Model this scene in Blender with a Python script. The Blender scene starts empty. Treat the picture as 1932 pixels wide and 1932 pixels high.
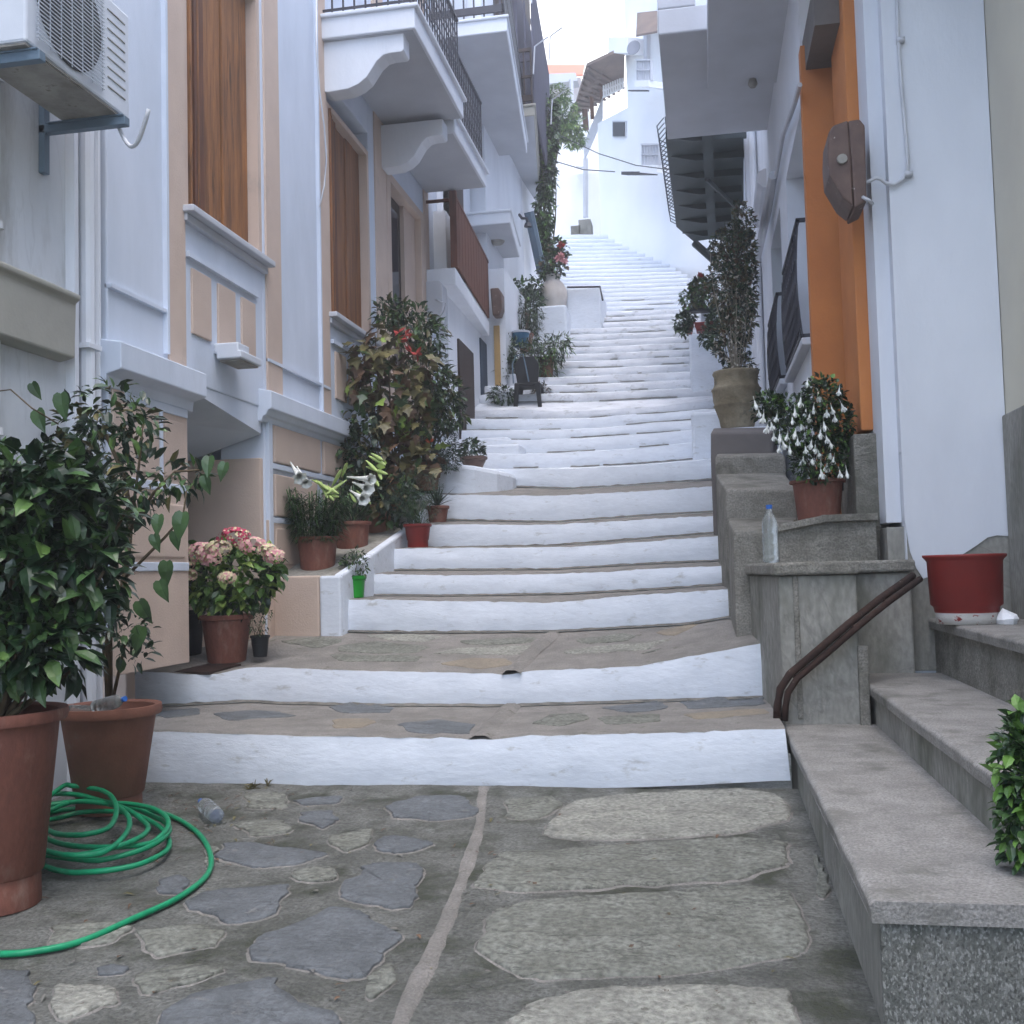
import bpy, math, random
from mathutils import Vector, Matrix, noise
rnd = random.Random(7)
S = bpy.context.scene
COL = S.collection
# ------------------------------------------------------------------ camera
YAW, PITCH, ROLL, EYE = .1784154, .05565669, -.026, Vector((0, 0, 1.2))
RM = Matrix.Rotation(YAW, 3, 'Z') @ Matrix.Rotation(math.pi/2 + PITCH, 3, 'X') @ Matrix.Rotation(ROLL, 3, 'Z')
cam_d = bpy.data.cameras.new('camera'); cam = bpy.data.objects.new('camera', cam_d); COL.objects.link(cam)
cam.matrix_world = Matrix.Translation(EYE) @ RM.to_4x4()
cam_d.sensor_width = 36; cam_d.lens = 36*2000/1932; cam_d.clip_end = 900; cam_d.clip_start = .05
S.camera = cam
# ------------------------------------------------------------------ light
W = bpy.data.worlds.new('World'); S.world = W; W.use_nodes = True
nt = W.node_tree; bgn = nt.nodes['Background']
sky = nt.nodes.new('ShaderNodeTexSky'); sky.sky_type = 'NISHITA'; sky.sun_disc = False
SUN_EL, SUN_AZ = math.radians(72), math.radians(160)      # azimuth measured from +Y towards +X
sky.sun_elevation = SUN_EL; sky.sun_rotation = SUN_AZ
sky.air_density = 1.0; sky.dust_density = 2.5; sky.ozone_density = 1.6
bgn.inputs['Strength'].default_value = .15
tcw = nt.nodes.new('ShaderNodeTexCoord'); dt = nt.nodes.new('ShaderNodeVectorMath'); dt.operation = 'DOT_PRODUCT'
nt.links.new(tcw.outputs['Generated'], dt.inputs[0]); dt.inputs[1].default_value = (-.05, .90, .43)     # thin bright cloud over the top of the lane
mr = nt.nodes.new('ShaderNodeMapRange'); mr.interpolation_type = 'SMOOTHSTEP'; mr.inputs[1].default_value = .72; mr.inputs[2].default_value = .97; nt.links.new(dt.outputs['Value'], mr.inputs[0])
bw = nt.nodes.new('ShaderNodeRGBToBW'); nt.links.new(sky.outputs[0], bw.inputs[0])
mx = nt.nodes.new('ShaderNodeMix'); mx.data_type = 'RGBA'; mx.inputs[0].default_value = .15; nt.links.new(sky.outputs[0], mx.inputs[6]); nt.links.new(bw.outputs[0], mx.inputs[7])
mc = nt.nodes.new('ShaderNodeMix'); mc.data_type = 'RGBA'; nt.links.new(mr.outputs[0], mc.inputs[0]); nt.links.new(mx.outputs[2], mc.inputs[6]); mc.inputs[7].default_value = (4.6, 4.7, 4.8, 1)
nt.links.new(mc.outputs[2], bgn.inputs['Color'])
sd = bpy.data.lights.new('sun', 'SUN'); sd.energy = .28; sd.angle = math.radians(70); sd.color = (1, .98, .97)
so = bpy.data.objects.new('sun', sd); COL.objects.link(so)
dirv = Vector((math.sin(SUN_AZ)*math.cos(SUN_EL), math.cos(SUN_AZ)*math.cos(SUN_EL), math.sin(SUN_EL)))
so.rotation_euler = dirv.to_track_quat('Z', 'Y').to_euler()
S.view_settings.view_transform = 'Standard'; S.view_settings.look = 'None'
S.view_settings.exposure = 2.12; S.view_settings.gamma = 1
# ------------------------------------------------------------------ survey helpers: a sight line met with a wall, floor or distance
def ray(u, v): return RM @ Vector(((u-966)/2000, (966-v)/2000, -1))
def aY(u, v, Y): d = ray(u, v); t = Y/d.y; return EYE + d*t
def aX(u, v, X): d = ray(u, v); t = X/d.x; return EYE + d*t
def aZ(u, v, Z): d = ray(u, v); t = (Z-EYE.z)/d.z; return EYE + d*t
def aP(u, v, a, b):                      # plane z = a + b*y
    d = ray(u, v); t = (a + b*EYE.y - EYE.z)/(d.z - b*d.y); return EYE + d*t
def V(*a): return Vector(a)
def nz(x, y, z=0, s=1.): return noise.noise(Vector((x*s, y*s, z*s)))
# ------------------------------------------------------------------ materials
def N(t, ty, **k):
    n = t.nodes.new(ty)
    for a, b in k.items(): setattr(n, a, b)
    return n
def mat(name, c1, c2=None, sc=3., rough=.85, bump=.15, bsc=30., lo=.35, hi=.65, stretch=(1, 1, 1),
        spot=None, ssc=8., slo=.62, shi=.72, spec=.3, metal=0., speck=None, spsc=60., alpha=None, trans=0., det=6, fine=0., crack=0., csc=3., bdist=.02):
    m = bpy.data.materials.new(name); m.use_nodes = True
    t = m.node_tree; L = t.links; p = t.nodes['Principled BSDF']
    p.inputs['Roughness'].default_value = rough; p.inputs['Metallic'].default_value = metal
    p.inputs['Specular IOR Level'].default_value = spec
    tc = N(t, 'ShaderNodeTexCoord'); mp = N(t, 'ShaderNodeMapping'); mp.inputs['Scale'].default_value = stretch
    L.new(tc.outputs['Object'], mp.inputs[0])
    def ramp(src, a, b):
        r = N(t, 'ShaderNodeMapRange'); r.inputs[1].default_value = a; r.inputs[2].default_value = b; L.new(src, r.inputs[0]); return r.outputs[0]
    def mix(f, a, b):
        x = N(t, 'ShaderNodeMix', data_type='RGBA')
        if isinstance(f, float): x.inputs[0].default_value = f
        else: L.new(f, x.inputs[0])
        for i, q in ((6, a), (7, b)):
            if isinstance(q, tuple): x.inputs[i].default_value = (*q, 1)
            else: L.new(q, x.inputs[i])
        return x.outputs[2]
    n1 = N(t, 'ShaderNodeTexNoise'); n1.inputs['Scale'].default_value = sc; n1.inputs['Detail'].default_value = det; n1.inputs['Roughness'].default_value = .6
    L.new(mp.outputs[0], n1.inputs['Vector'])
    c2 = c2 or tuple(x*.82 for x in c1)
    c = mix(ramp(n1.outputs[0], lo, hi), c2, c1)
    if spot:
        n2 = N(t, 'ShaderNodeTexNoise'); n2.inputs['Scale'].default_value = ssc; n2.inputs['Detail'].default_value = 8; n2.inputs['Roughness'].default_value = .65
        L.new(mp.outputs[0], n2.inputs['Vector'])
        c = mix(ramp(n2.outputs[0], slo, shi), c, spot)
    if speck:
        vo = N(t, 'ShaderNodeTexVoronoi'); vo.inputs['Scale'].default_value = spsc; L.new(mp.outputs[0], vo.inputs['Vector'])
        sep = N(t, 'ShaderNodeSeparateColor'); L.new(vo.outputs['Color'], sep.inputs[0])
        c = mix(ramp(sep.outputs[0], .72, .78), c, speck)
        c = mix(ramp(sep.outputs[1], .86, .9), c, tuple(x*.45 for x in c1))
    if fine:
        n4 = N(t, 'ShaderNodeTexNoise'); n4.inputs['Scale'].default_value = bsc*2; n4.inputs['Detail'].default_value = 4
        L.new(mp.outputs[0], n4.inputs['Vector'])
        c = mix(ramp(n4.outputs[0], .3, .7), c, mix(fine, c, tuple(x*.3 for x in c1)))
    if crack:
        n5 = N(t, 'ShaderNodeTexNoise'); n5.inputs['Scale'].default_value = csc; n5.inputs['Detail'].default_value = 9; n5.inputs['Roughness'].default_value = .6; n5.inputs['Distortion'].default_value = .6
        mp5 = N(t, 'ShaderNodeMapping'); mp5.inputs['Scale'].default_value = (.45, 1.3, 1); mp5.inputs['Rotation'].default_value = (0, 0, .12); L.new(mp.outputs[0], mp5.inputs[0]); L.new(mp5.outputs[0], n5.inputs['Vector'])
        a1 = N(t, 'ShaderNodeMath', operation='SUBTRACT'); a1.inputs[1].default_value = .5; L.new(n5.outputs[0], a1.inputs[0])
        a2 = N(t, 'ShaderNodeMath', operation='ABSOLUTE'); L.new(a1.outputs[0], a2.inputs[0])
        r5 = N(t, 'ShaderNodeMapRange'); r5.inputs[1].default_value = 0; r5.inputs[2].default_value = .009; r5.inputs[3].default_value = crack; r5.inputs[4].default_value = 0; L.new(a2.outputs[0], r5.inputs[0])
        c = mix(r5.outputs[0], c, tuple(x*.22 for x in c1))
    L.new(c, p.inputs['Base Color'])
    if bump:
        n3 = N(t, 'ShaderNodeTexNoise'); n3.inputs['Scale'].default_value = bsc; n3.inputs['Detail'].default_value = 8; n3.inputs['Roughness'].default_value = .65
        L.new(mp.outputs[0], n3.inputs['Vector'])
        b = N(t, 'ShaderNodeBump'); b.inputs['Strength'].default_value = bump; b.inputs['Distance'].default_value = bdist
        L.new(n3.outputs[0], b.inputs['Height']); L.new(b.outputs[0], p.inputs['Normal'])
    if trans: p.inputs['Transmission Weight'].default_value = trans
    if alpha is not None: p.inputs['Alpha'].default_value = alpha
    return m
m_white = mat('white_plaster', (.73, .76, .81), (.64, .67, .72), sc=1.2, bump=.3, bsc=12, spot=(.6, .62, .64), ssc=2.4, slo=.62, shi=.9, stretch=(1, 1, .4))
m_white2 = mat('old_white_plaster', (.66, .69, .73), (.52, .55, .58), sc=1.6, bump=.35, bsc=10, spot=(.33, .33, .31), ssc=2.2, slo=.52, shi=.78, stretch=(1, 1, .3), crack=.12, csc=.8)
m_trim = mat('pale_blue_trim', (.64, .70, .80), (.55, .61, .7), sc=2, bump=.15, bsc=16, spot=(.54, .57, .62), ssc=3, slo=.62, shi=.9, stretch=(1, 1, .35))
m_peach = mat('peach_plaster', (.6, .48, .40), (.53, .42, .35), sc=2, bump=.25, bsc=60, spot=(.34, .3, .26), ssc=2.2, slo=.62, shi=.85)
m_undershade = mat('shaded_underside', (.5, .52, .56), (.43, .45, .49), sc=1.5, bump=.15)  # shade below the balcony slabs, put into the colour
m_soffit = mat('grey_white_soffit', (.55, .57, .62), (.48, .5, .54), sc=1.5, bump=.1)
m_farwhite = mat('bright_whitewash', (.88, .89, .91), (.82, .84, .87), sc=.8, bump=.2, bsc=6)
m_wash = mat('whitewashed_riser', (.74, .79, .86), (.66, .71, .78), sc=5, bump=.3, bsc=16, spot=(.47, .49, .5), ssc=12, slo=.6, shi=.72, fine=.1, stretch=(.5, 1, 1.3))
m_washd = mat('worn_whitewash', (.72, .75, .80), (.56, .59, .64), sc=3.5, bump=.6, bsc=14, spot=(.3, .31, .31), ssc=9, slo=.56, shi=.72, stretch=(.6, 1, 1))
m_joint = mat('dark_joint', (.2, .19, .17), (.1, .1, .09), sc=12)
m_mortar = mat('paving_mortar', (.335, .34, .31), (.19, .195, .17), lo=.36, hi=.62, sc=5, bump=1., bsc=34, spot=(.085, .095, .06), ssc=3.1, slo=.5, shi=.64, fine=.75, bdist=.06, crack=.5, csc=2.2)
m_mortar2 = mat('pale_mortar', (.33, .31, .285), (.22, .21, .19), sc=5, bump=.9, bsc=50, spot=(.14, .14, .1), ssc=9, slo=.6, shi=.7, fine=.5)
m_slate = mat('blue_slate', (.165, .18, .19), (.105, .115, .12), sc=7, bump=.55, bsc=26, rough=.62, spec=.45, spot=(.26, .25, .23), ssc=10, slo=.62, shi=.72, fine=.6, crack=.7, csc=4, bdist=.04)
m_green = mat('green_grey_stone', (.33, .34, .295), (.21, .215, .18), sc=7, bump=.8, bsc=22, spot=(.12, .115, .095), ssc=9, slo=.6, shi=.68, fine=.85, crack=.85, csc=2.6, bdist=.05)
m_tan = mat('tan_stone', (.31, .265, .2), (.24, .21, .17), sc=5, bump=.7, bsc=26, spot=(.17, .17, .13), ssc=8, slo=.62, shi=.7, fine=.4)
m_pale = mat('pale_green_stone', (.47, .47, .41), (.32, .32, .28), sc=5, bump=.8, bsc=22, spot=(.16, .16, .13), ssc=16, slo=.58, shi=.66, fine=.8, crack=.7, csc=3, bdist=.05)
m_conc = mat('weathered_concrete', (.40, .385, .34), (.27, .26, .225), sc=4.5, bump=.8, bsc=40, spot=(.12, .12, .09), ssc=3.4, slo=.48, shi=.68, fine=.75, bdist=.03, crack=.35, csc=2)
m_conc2 = mat('smooth_cement', (.42, .41, .37), (.28, .275, .245), sc=1.8, bump=.5, bsc=18, spot=(.13, .14, .105), ssc=2.3, slo=.46, shi=.7, fine=.5, stretch=(1, 1, .5), crack=.3, csc=1.5)
m_agg = mat('exposed_aggregate', (.32, .32, .29), (.17, .18, .16), sc=6, bump=1., bsc=60, speck=(.42, .42, .39), spsc=190, spot=(.08, .09, .07), ssc=5, slo=.5, shi=.62, stretch=(1, 1, .6), fine=.6)
m_slab = mat('worn_slab', (.46, .44, .41), (.3, .29, .265), sc=5, bump=.5, bsc=55, spot=(.17, .17, .14), ssc=3.6, slo=.52, shi=.68, rough=.55, fine=.8, bdist=.03, crack=.3, csc=1.6)
m_brown = mat('brown_cement', (.17, .155, .15), (.12, .11, .105), sc=2)  # dark brown cement of the door soffit and one side-stair step
m_orange = mat('orange_plaster', (.56, .215, .07), (.47, .175, .06), sc=1.6, bump=.25, bsc=18, spot=(.42, .2, .1), ssc=2, slo=.6, shi=.9)
m_cream = mat('cream_plaster', (.63, .60, .49), (.57, .54, .45), sc=1.2, bump=.1)
m_terra = mat('terracotta', (.25, .10, .07), (.19, .075, .055), sc=5, rough=.7, bump=.3, bsc=30, spot=(.36, .25, .2), ssc=7, slo=.56, shi=.8, stretch=(1, 1, .45), fine=.3)
m_terra2 = mat('faded_terracotta', (.27, .12, .085), (.19, .085, .06), sc=4, rough=.7, bump=.2, spot=(.25, .21, .18), ssc=5, slo=.6, shi=.8)
m_red = mat('red_plastic', (.25, .03, .025), (.2, .028, .024), sc=4, rough=.5, bump=.05)
m_lime = mat('green_plastic', (.02, .33, .03), (.02, .28, .03), rough=.4, bump=0)
m_black = mat('black_plastic', (.02, .022, .025), rough=.5, bump=0)
m_soil = mat('soil', (.05, .035, .025), (.02, .016, .012), sc=20, bump=1., bsc=60)
m_wood = mat('weathered_wood', (.40, .175, .06), (.16, .07, .028), sc=3, stretch=(5, 5, .45), rough=.6, bump=.35, bsc=14, spot=(.025, .016, .012), ssc=2.2, slo=.57, shi=.66, fine=.35)
m_wood2 = mat('brown_wood', (.17, .065, .03), (.09, .038, .02), sc=4, stretch=(5, 5, .5), rough=.6, bump=.2)
m_fence = mat('red_brown_panel', (.17, .065, .04), (.12, .05, .035), sc=5, stretch=(6, 6, .6), bump=.1)
m_dwood = mat('dark_brown_wood', (.055, .035, .03), (.03, .02, .018), sc=4, stretch=(4, 4, .5), rough=.6)
m_iron = mat('black_iron', (.02, .022, .035), (.03, .03, .04), rough=.5, spec=.5, bump=0)
m_green_metal = mat('dark_green_sheet', (.045, .062, .066), (.032, .046, .05), sc=2, rough=.6, bump=.1)
m_bluemetal = mat('blue_grey_metal', (.13, .19, .25), rough=.5)
m_rust = mat('rusty_iron', (.085, .04, .028), (.05, .028, .022), sc=20, bump=.5, spot=(.3, .27, .25), ssc=30, slo=.66, shi=.72)
m_brownbox = mat('brown_painted_metal', (.15, .098, .08), (.10, .065, .055), sc=8, rough=.55, spot=(.55, .5, .46), ssc=18, slo=.655, shi=.68)
m_ac = mat('ac_casing', (.62, .66, .72), (.55, .59, .65), sc=3, rough=.5, bump=.03)
m_acd = mat('grimy_ac_underside', (.36, .35, .32), (.2, .19, .17), sc=5, spot=(.12, .1, .08), ssc=10, slo=.6, shi=.7)
m_beige = mat('beige_ledge', (.42, .41, .36), (.36, .35, .31), sc=2)
m_yellow = mat('yellow_paint', (.5, .33, .14), (.42, .27, .12))
m_brick = mat('roof_tile', (.62, .2, .1), (.45, .15, .09), sc=12, stretch=(1, 1, 4))
m_corr = mat('corrugated_roof', (.2, .145, .12), (.13, .1, .09), sc=2)
m_hose = mat('green_hose', (.01, .27, .12), (.008, .2, .09), sc=30, rough=.4, bump=0)
m_cable = mat('white_cable', (.6, .62, .66), rough=.5, bump=0)
m_dcable = mat('dark_cable', (.06, .06, .07), bump=0)
m_bottle = mat('clear_plastic', (.8, .86, .86), (.8, .86, .86), rough=.12, bump=.25, bsc=25, trans=.92, spec=.5)
m_cap = mat('blue_cap', (.03, .14, .5), rough=.4, bump=0)
m_glass = mat('dark_window', (.03, .035, .045), rough=.1, bump=0, spec=.6)
m_stem = mat('plant_stem', (.12, .085, .05), (.07, .055, .03), sc=20)
m_gstem = mat('green_stem', (.07, .14, .04), bump=0)
def leafm(name, c, rough=.42, v=.5):
    return mat(name, c, tuple(x*v for x in c), sc=9, rough=rough, bump=.1, bsc=50, spec=.5)
l_dark = leafm('dark_leaf', (.018, .045, .02), .36)
l_mid = leafm('mid_leaf', (.06, .125, .04), .35)
l_bright = leafm('bright_leaf', (.1, .19, .045), .4)
l_lime = leafm('lime_leaf', (.26, .38, .08), .5, .7)
l_olive = leafm('olive_leaf', (.16, .14, .05), .5)
l_brown = leafm('brown_leaf', (.15, .085, .045), .6)
l_blue = leafm('bluegreen_leaf', (.06, .115, .085), .6)
l_fresh = leafm('fresh_leaf', (.13, .27, .045), .5)
l_bud = leafm('lily_bud', (.42, .55, .18), .5, .75)
l_grass = leafm('blade_leaf', (.04, .11, .03), .45)
f_white = mat('white_petal', (.8, .82, .8), (.7, .72, .66), bump=0, rough=.6)
f_pink = mat('pink_petal', (.7, .42, .38), (.6, .25, .3), sc=30, bump=0)
f_crim = mat('crimson_petal', (.5, .06, .12), (.4, .05, .1), sc=30, bump=0)
f_cream = mat('cream_petal', (.66, .66, .36), (.66, .52, .38), sc=25, bump=0)
f_red = mat('red_petal', (.34, .05, .04), bump=0)
m_urn = mat('stained_stone_urn', (.34, .29, .2), (.17, .135, .08), sc=4, bump=.7, bsc=20, spot=(.1, .09, .06), ssc=6, slo=.58, shi=.7, fine=.3)
m_jar = mat('pale_clay_jar', (.6, .56, .52), (.45, .41, .38), sc=3, bump=.4, bsc=12)
# ------------------------------------------------------------------ mesh builder
class MB:
    def __init__(s): s.v = []; s.f = []; s.m = []
    def add(s, vs, fs, mi=0):
        o = len(s.v); s.v += [Vector(p) for p in vs]; s.f += [tuple(i+o for i in f) for f in fs]; s.m += [mi]*len(fs); return s
    def box(s, a, b, mi=0):
        (x0, y0, z0), (x1, y1, z1) = a, b
        return s.add([(x0,y0,z0),(x1,y0,z0),(x1,y1,z0),(x0,y1,z0),(x0,y0,z1),(x1,y0,z1),(x1,y1,z1),(x0,y1,z1)],
                     [(0,3,2,1),(4,5,6,7),(0,1,5,4),(1,2,6,5),(2,3,7,6),(3,0,4,7)], mi)
    def hexa(s, lo, hi, mi=0):                       # two matching quads
        return s.add(list(lo)+list(hi), [(0,3,2,1),(4,5,6,7),(0,1,5,4),(1,2,6,5),(2,3,7,6),(3,0,4,7)], mi)
    def prism(s, pts, off, mi=0):                    # flat outline moved along a vector
        n = len(pts); off = Vector(off)
        return s.add([Vector(p) for p in pts]+[Vector(p)+off for p in pts],
                     [tuple(range(n))[::-1], tuple(range(n, 2*n))]+[(i, (i+1) % n, (i+1) % n+n, i+n) for i in range(n)], mi)
    def grid(s, rows, mi=0):
        n = len(rows[0]); vs = [p for r in rows for p in r]
        return s.add(vs, [(j*n+i, j*n+i+1, (j+1)*n+i+1, (j+1)*n+i) for j in range(len(rows)-1) for i in range(n-1)], mi)
    def tube(s, pts, r, n=6, mi=0, r2=None):
        pts = [Vector(p) for p in pts]; rings = []; k = len(pts)
        up = Vector((.13, .21, .97))
        for i, p in enumerate(pts):
            d = (pts[min(i+1, k-1)]-pts[max(i-1, 0)]).normalized()
            a = d.cross(up)
            if a.length < .05: a = d.cross(Vector((1, 0, 0)))
            a.normalize(); b = d.cross(a)
            rr = r if r2 is None else r+(r2-r)*i/(k-1)
            rings.append([p+(a*math.cos(t)+b*math.sin(t))*rr for t in [2*math.pi*j/n for j in range(n)]])
        vs = [q for R in rings for q in R]
        fs = [(i*n+j, i*n+(j+1) % n, (i+1)*n+(j+1) % n, (i+1)*n+j) for i in range(k-1) for j in range(n)]
        fs += [tuple(range(n))[::-1], tuple(range((k-1)*n, k*n))]
        return s.add(vs, fs, mi)
    def lathe(s, c, prof, n=32, mi=0, ax=None):
        c = Vector(c); rings = []
        q = Vector((0, 0, 1)).rotation_difference(Vector(ax)) if ax else None
        for r, z in prof:
            ring = [Vector((r*math.cos(2*math.pi*j/n), r*math.sin(2*math.pi*j/n), z)) for j in range(n)]
            if q: ring = [q @ p for p in ring]
            rings.append([p+c for p in ring])
        vs = [p for R in rings for p in R]
        fs = [(i*n+j, i*n+(j+1) % n, (i+1)*n+(j+1) % n, (i+1)*n+j) for i in range(len(prof)-1) for j in range(n)]
        return s.add(vs, fs, mi)
    def build(s, name, mats, parent=None, smooth=False, bevel=0, label=None):
        me = bpy.data.meshes.new(name)
        off = OFF.get(parent.name, Vector()) if parent else Vector()
        me.from_pydata([tuple(p-off) for p in s.v], [], s.f)
        for m in (mats if isinstance(mats, (list, tuple)) else [mats]): me.materials.append(m)
        me.polygons.foreach_set('material_index', s.m)
        if smooth: me.polygons.foreach_set('use_smooth', [True]*len(s.f))
        me.update(); me.validate()
        o = bpy.data.objects.new(name, me); COL.objects.link(o)
        if parent: o.parent = parent
        OFF[o.name] = off
        if bevel:
            b = o.modifiers.new('b', 'BEVEL'); b.width = bevel; b.segments = 2; b.limit_method = 'ANGLE'
        if label: o['label'] = label
        return o
OFF = {}
def thing(name, label, cat, loc, group=None):
    o = bpy.data.objects.new(name, None); COL.objects.link(o); o.location = loc; o.empty_display_size = .1
    OFF[o.name] = Vector(loc); o['label'] = label; o['category'] = cat
    if group: o['group'] = group
    return o
def tag(o, label, cat, group=None):
    o['label'] = label; o['category'] = cat
    if group: o['group'] = group
    return o
def struct(o, kind='structure'): o['kind'] = kind; return o
def rough_poly(pts, it=2, jit=0.):
    for _ in range(it):
        q = []
        for i in range(len(pts)):
            a, b = pts[i], pts[(i+1) % len(pts)]
            q += [a*.78+b*.22, a*.22+b*.78]
        pts = q
    if jit: pts = [p+Vector((nz(p.x, p.y, 1, 14), nz(p.x, p.y, 9, 14), 0))*jit for p in pts]
    return pts
# ------------------------------------------------------------------ ground in front of the steps
GA, GB = -.045*5.9, .045
ST = []   # stones: (outline px, material index, plane a,b)
def stones_px():
    g = (GA, GB)
    for mi, P in (
      (2, [(440,1556),(540,1549),(556,1570),(470,1582)]), (2, [(612,1580),(690,1566),(700,1590),(650,1612)]), (2, [(548,1640),(630,1640),(636,1664),(560,1668)]),
      (2, [(250,1762),(350,1750),(440,1756),(410,1790),(290,1806)]), (2, [(240,1842),(360,1822),(430,1836),(350,1862),(262,1884)]), (2, [(90,1752),(180,1742),(250,1756),(200,1782),(110,1786)]),
      (4, [(90,1860),(190,1862),(230,1900),(120,1928)]), (2, [(690,1850),(748,1820),(752,1850),(700,1888)]), (2, [(455,1500),(540,1498),(540,1525),(470,1530)]), (2, [(380,1600),(415,1602),(400,1640),(392,1640)]),
      (2, [(1536,1610),(1560,1640),(1566,1700),(1540,1690)]), (2, [(960,1510),(1040,1506),(1070,1520),(1010,1548),(950,1545)]),
      (1, [(738,1519),(790,1505),(858,1507),(898,1515),(894,1547),(810,1549),(730,1543)]),
      (1, [(706,1591),(734,1577),(794,1587),(814,1593),(778,1611),(738,1615),(710,1603)]),
      (1, [(690,1633),(806,1631),(810,1643),(790,1675),(772,1713),(738,1717),(642,1699),(654,1667),(682,1655)]),
      (1, [(646,1715),(690,1735),(765,1768),(720,1805),(735,1818),(665,1852),(532,1821),(448,1795),(490,1768),(589,1734)]),
      (1, [(380,1874),(513,1848),(570,1897),(660,1925),(640,1975),(270,1970),(323,1905)]),
      (1, [(429,1589),(524,1601),(610,1610),(590,1628),(494,1641),(410,1624)]),
      (1, [(562,1536),(631,1532),(638,1551),(608,1567),(562,1550)]),
      (1, [(550,1510),(646,1504),(646,1517),(570,1523)]),
      (1, [(380,1684),(532,1673),(547,1684),(513,1730),(456,1745),(380,1730),(342,1711)]),
      (1, [(293,1669),(334,1654),(361,1665),(342,1688),(304,1688)]),
      (1, [(-40,1833),(61,1840),(68,1882),(57,1940),(-50,1960)]),
      (1, [(180,1826),(214,1816),(236,1826),(222,1838),(188,1838)]),
      (4, [(1090,1511),(1198,1499),(1391,1491),(1468,1499),(1500,1531),(1480,1552),(1391,1573),(1258,1583),(1054,1587),(1026,1571),(1054,1531)]),
      (2, [(950,1607),(1058,1603),(1218,1591),(1391,1583),(1488,1592),(1500,1631),(1391,1663),(1178,1675),(998,1687),(906,1679),(898,1659),(930,1619)]),
      (2, [(938,1719),(978,1703),(1138,1691),(1391,1675),(1494,1683),(1526,1751),(1518,1799),(1391,1831),(1218,1843),(1006,1851),(894,1803),(910,1759)]),
      (4, [(998,1891),(1138,1871),(1391,1863),(1490,1875),(1502,1903),(1498,1990),(1098,2000),(960,1930)])):
        ST.append((P, mi, g))
stones_px()
def add_stones(mb, lst, h=.007, jit=.012):
    from mathutils.bvhtree import BVHTree
    tree = BVHTree.FromPolygons([tuple(p) for p in mb.v], [f for f in mb.f])
    for P, mi, (a, b) in lst:
        pts = [aP(u, v, a, b) for u, v in P]
        cut = []
        for i in range(len(pts)):
            a_, b_ = pts[i], pts[(i+1) % len(pts)]; cut += [a_*.88+b_*.12, a_*.12+b_*.88]
        pts = cut; qq = []
        for i in range(len(pts)):
            for f in (0, .25, .5, .75): qq.append(pts[i].lerp(pts[(i+1) % len(pts)], f))
        pts = [p+Vector((nz(p.x, p.y, 1, 7), nz(p.x, p.y, 9, 7), 0))*jit*3.2+Vector((nz(p.x, p.y, 1, 28), nz(p.x, p.y, 9, 28), 0))*jit*1.5 for p in qq]
        c = sum(pts, Vector())/len(pts); n = len(pts)
        tilt = Vector((rnd.uniform(-.004, .004), rnd.uniform(-.004, .004), 0))
        def lift(p, dz):
            hit = tree.ray_cast(Vector((p.x, p.y, a+b*p.y+.14)), Vector((0, 0, -1)), .3)[0]
            return Vector((p.x, p.y, (hit.z if hit and abs(hit.z-a-b*p.y) < .045 else a+b*p.y)+dz+(p-c).dot(tilt)))
        rings = []
        for k, (s_, dz) in enumerate(((1.0, -.006), (.992, h*.7), (.97, h), (.7, h+.001), (.35, h))):
            rings.append([lift(c+(p-c)*s_, dz+(nz(p.x, p.y, k, 9)*.003 if k > 1 else 0)) for p in pts])
        if h > .0055:      # pale pointing mortar smeared round the stone
            o1 = [lift(c+(p-c)*(1+(.05+.04*nz(p.x, p.y, 2, 6))*.35/max(.12, (p-c).length)), -.004) for p in pts]
            o2 = [lift(p, .0035+.002*nz(p.x, p.y, 4, 20)) for p in pts]
            mb.add(o1+o2, [(i, (i+1) % n, (i+1) % n+n, i+n) for i in range(n)], 3)
        vs = [p for r in rings for p in r]+[lift(c, h)]
        fs = [(k*n+i, k*n+(i+1) % n, (k+1)*n+(i+1) % n, (k+1)*n+i) for k in range(4) for i in range(n)]
        fs += [(4*n+i, 4*n+(i+1) % n, 5*n) for i in range(n)]
        mb.add(vs, fs, mi)
g = MB()
XS = [-4.1+.045*i for i in range(104)]; YS = [-2.2+.05*j for j in range(163)]
def gh(x, y): return GA+GB*y + .007*nz(x, y, 0, 2.2)+.004*nz(x, y, 3, 9)+.002*nz(x, y, 5, 25)
g.grid([[V(x, y, gh(x, y)) for x in XS] for y in YS])
add_stones(g, ST, .012)
# cement drain rib running down the middle
rib = [(912, 1486), (905, 1560), (880, 1640), (850, 1720), (815, 1800), (775, 1880), (735, 1990)]
rows = [[], [], [], []]
for i in range(40):
    t = i/39*(len(rib)-1); k = min(int(t), len(rib)-2); f = t-k
    u = rib[k][0]*(1-f)+rib[k+1][0]*f; v = rib[k][1]*(1-f)+rib[k+1][1]*f
    p = aP(u, v, GA, GB); w = .045+.012*nz(i*.3, 0)
    for j, (dx, dz) in enumerate(((-w, -.01), (-w*.4, .008), (w*.4, .008), (w, -.01))):
        rows[j].append(Vector((p.x+dx+.01*nz(i, j, 0, .8), p.y, GA+GB*p.y+dz)))
g.grid(rows, 3)
ground = struct(g.build('street_paving', [m_mortar, m_slate, m_green, m_mortar2, m_pale, m_tan], smooth=True))
# wide base sheet far below everything so nothing is open underneath
b = MB(); b.grid([[V(x, y, -.7) for x in (-400, 0, 400)] for y in (-400, 0, 400)])
struct(b.build('ground', m_mortar))
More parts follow.
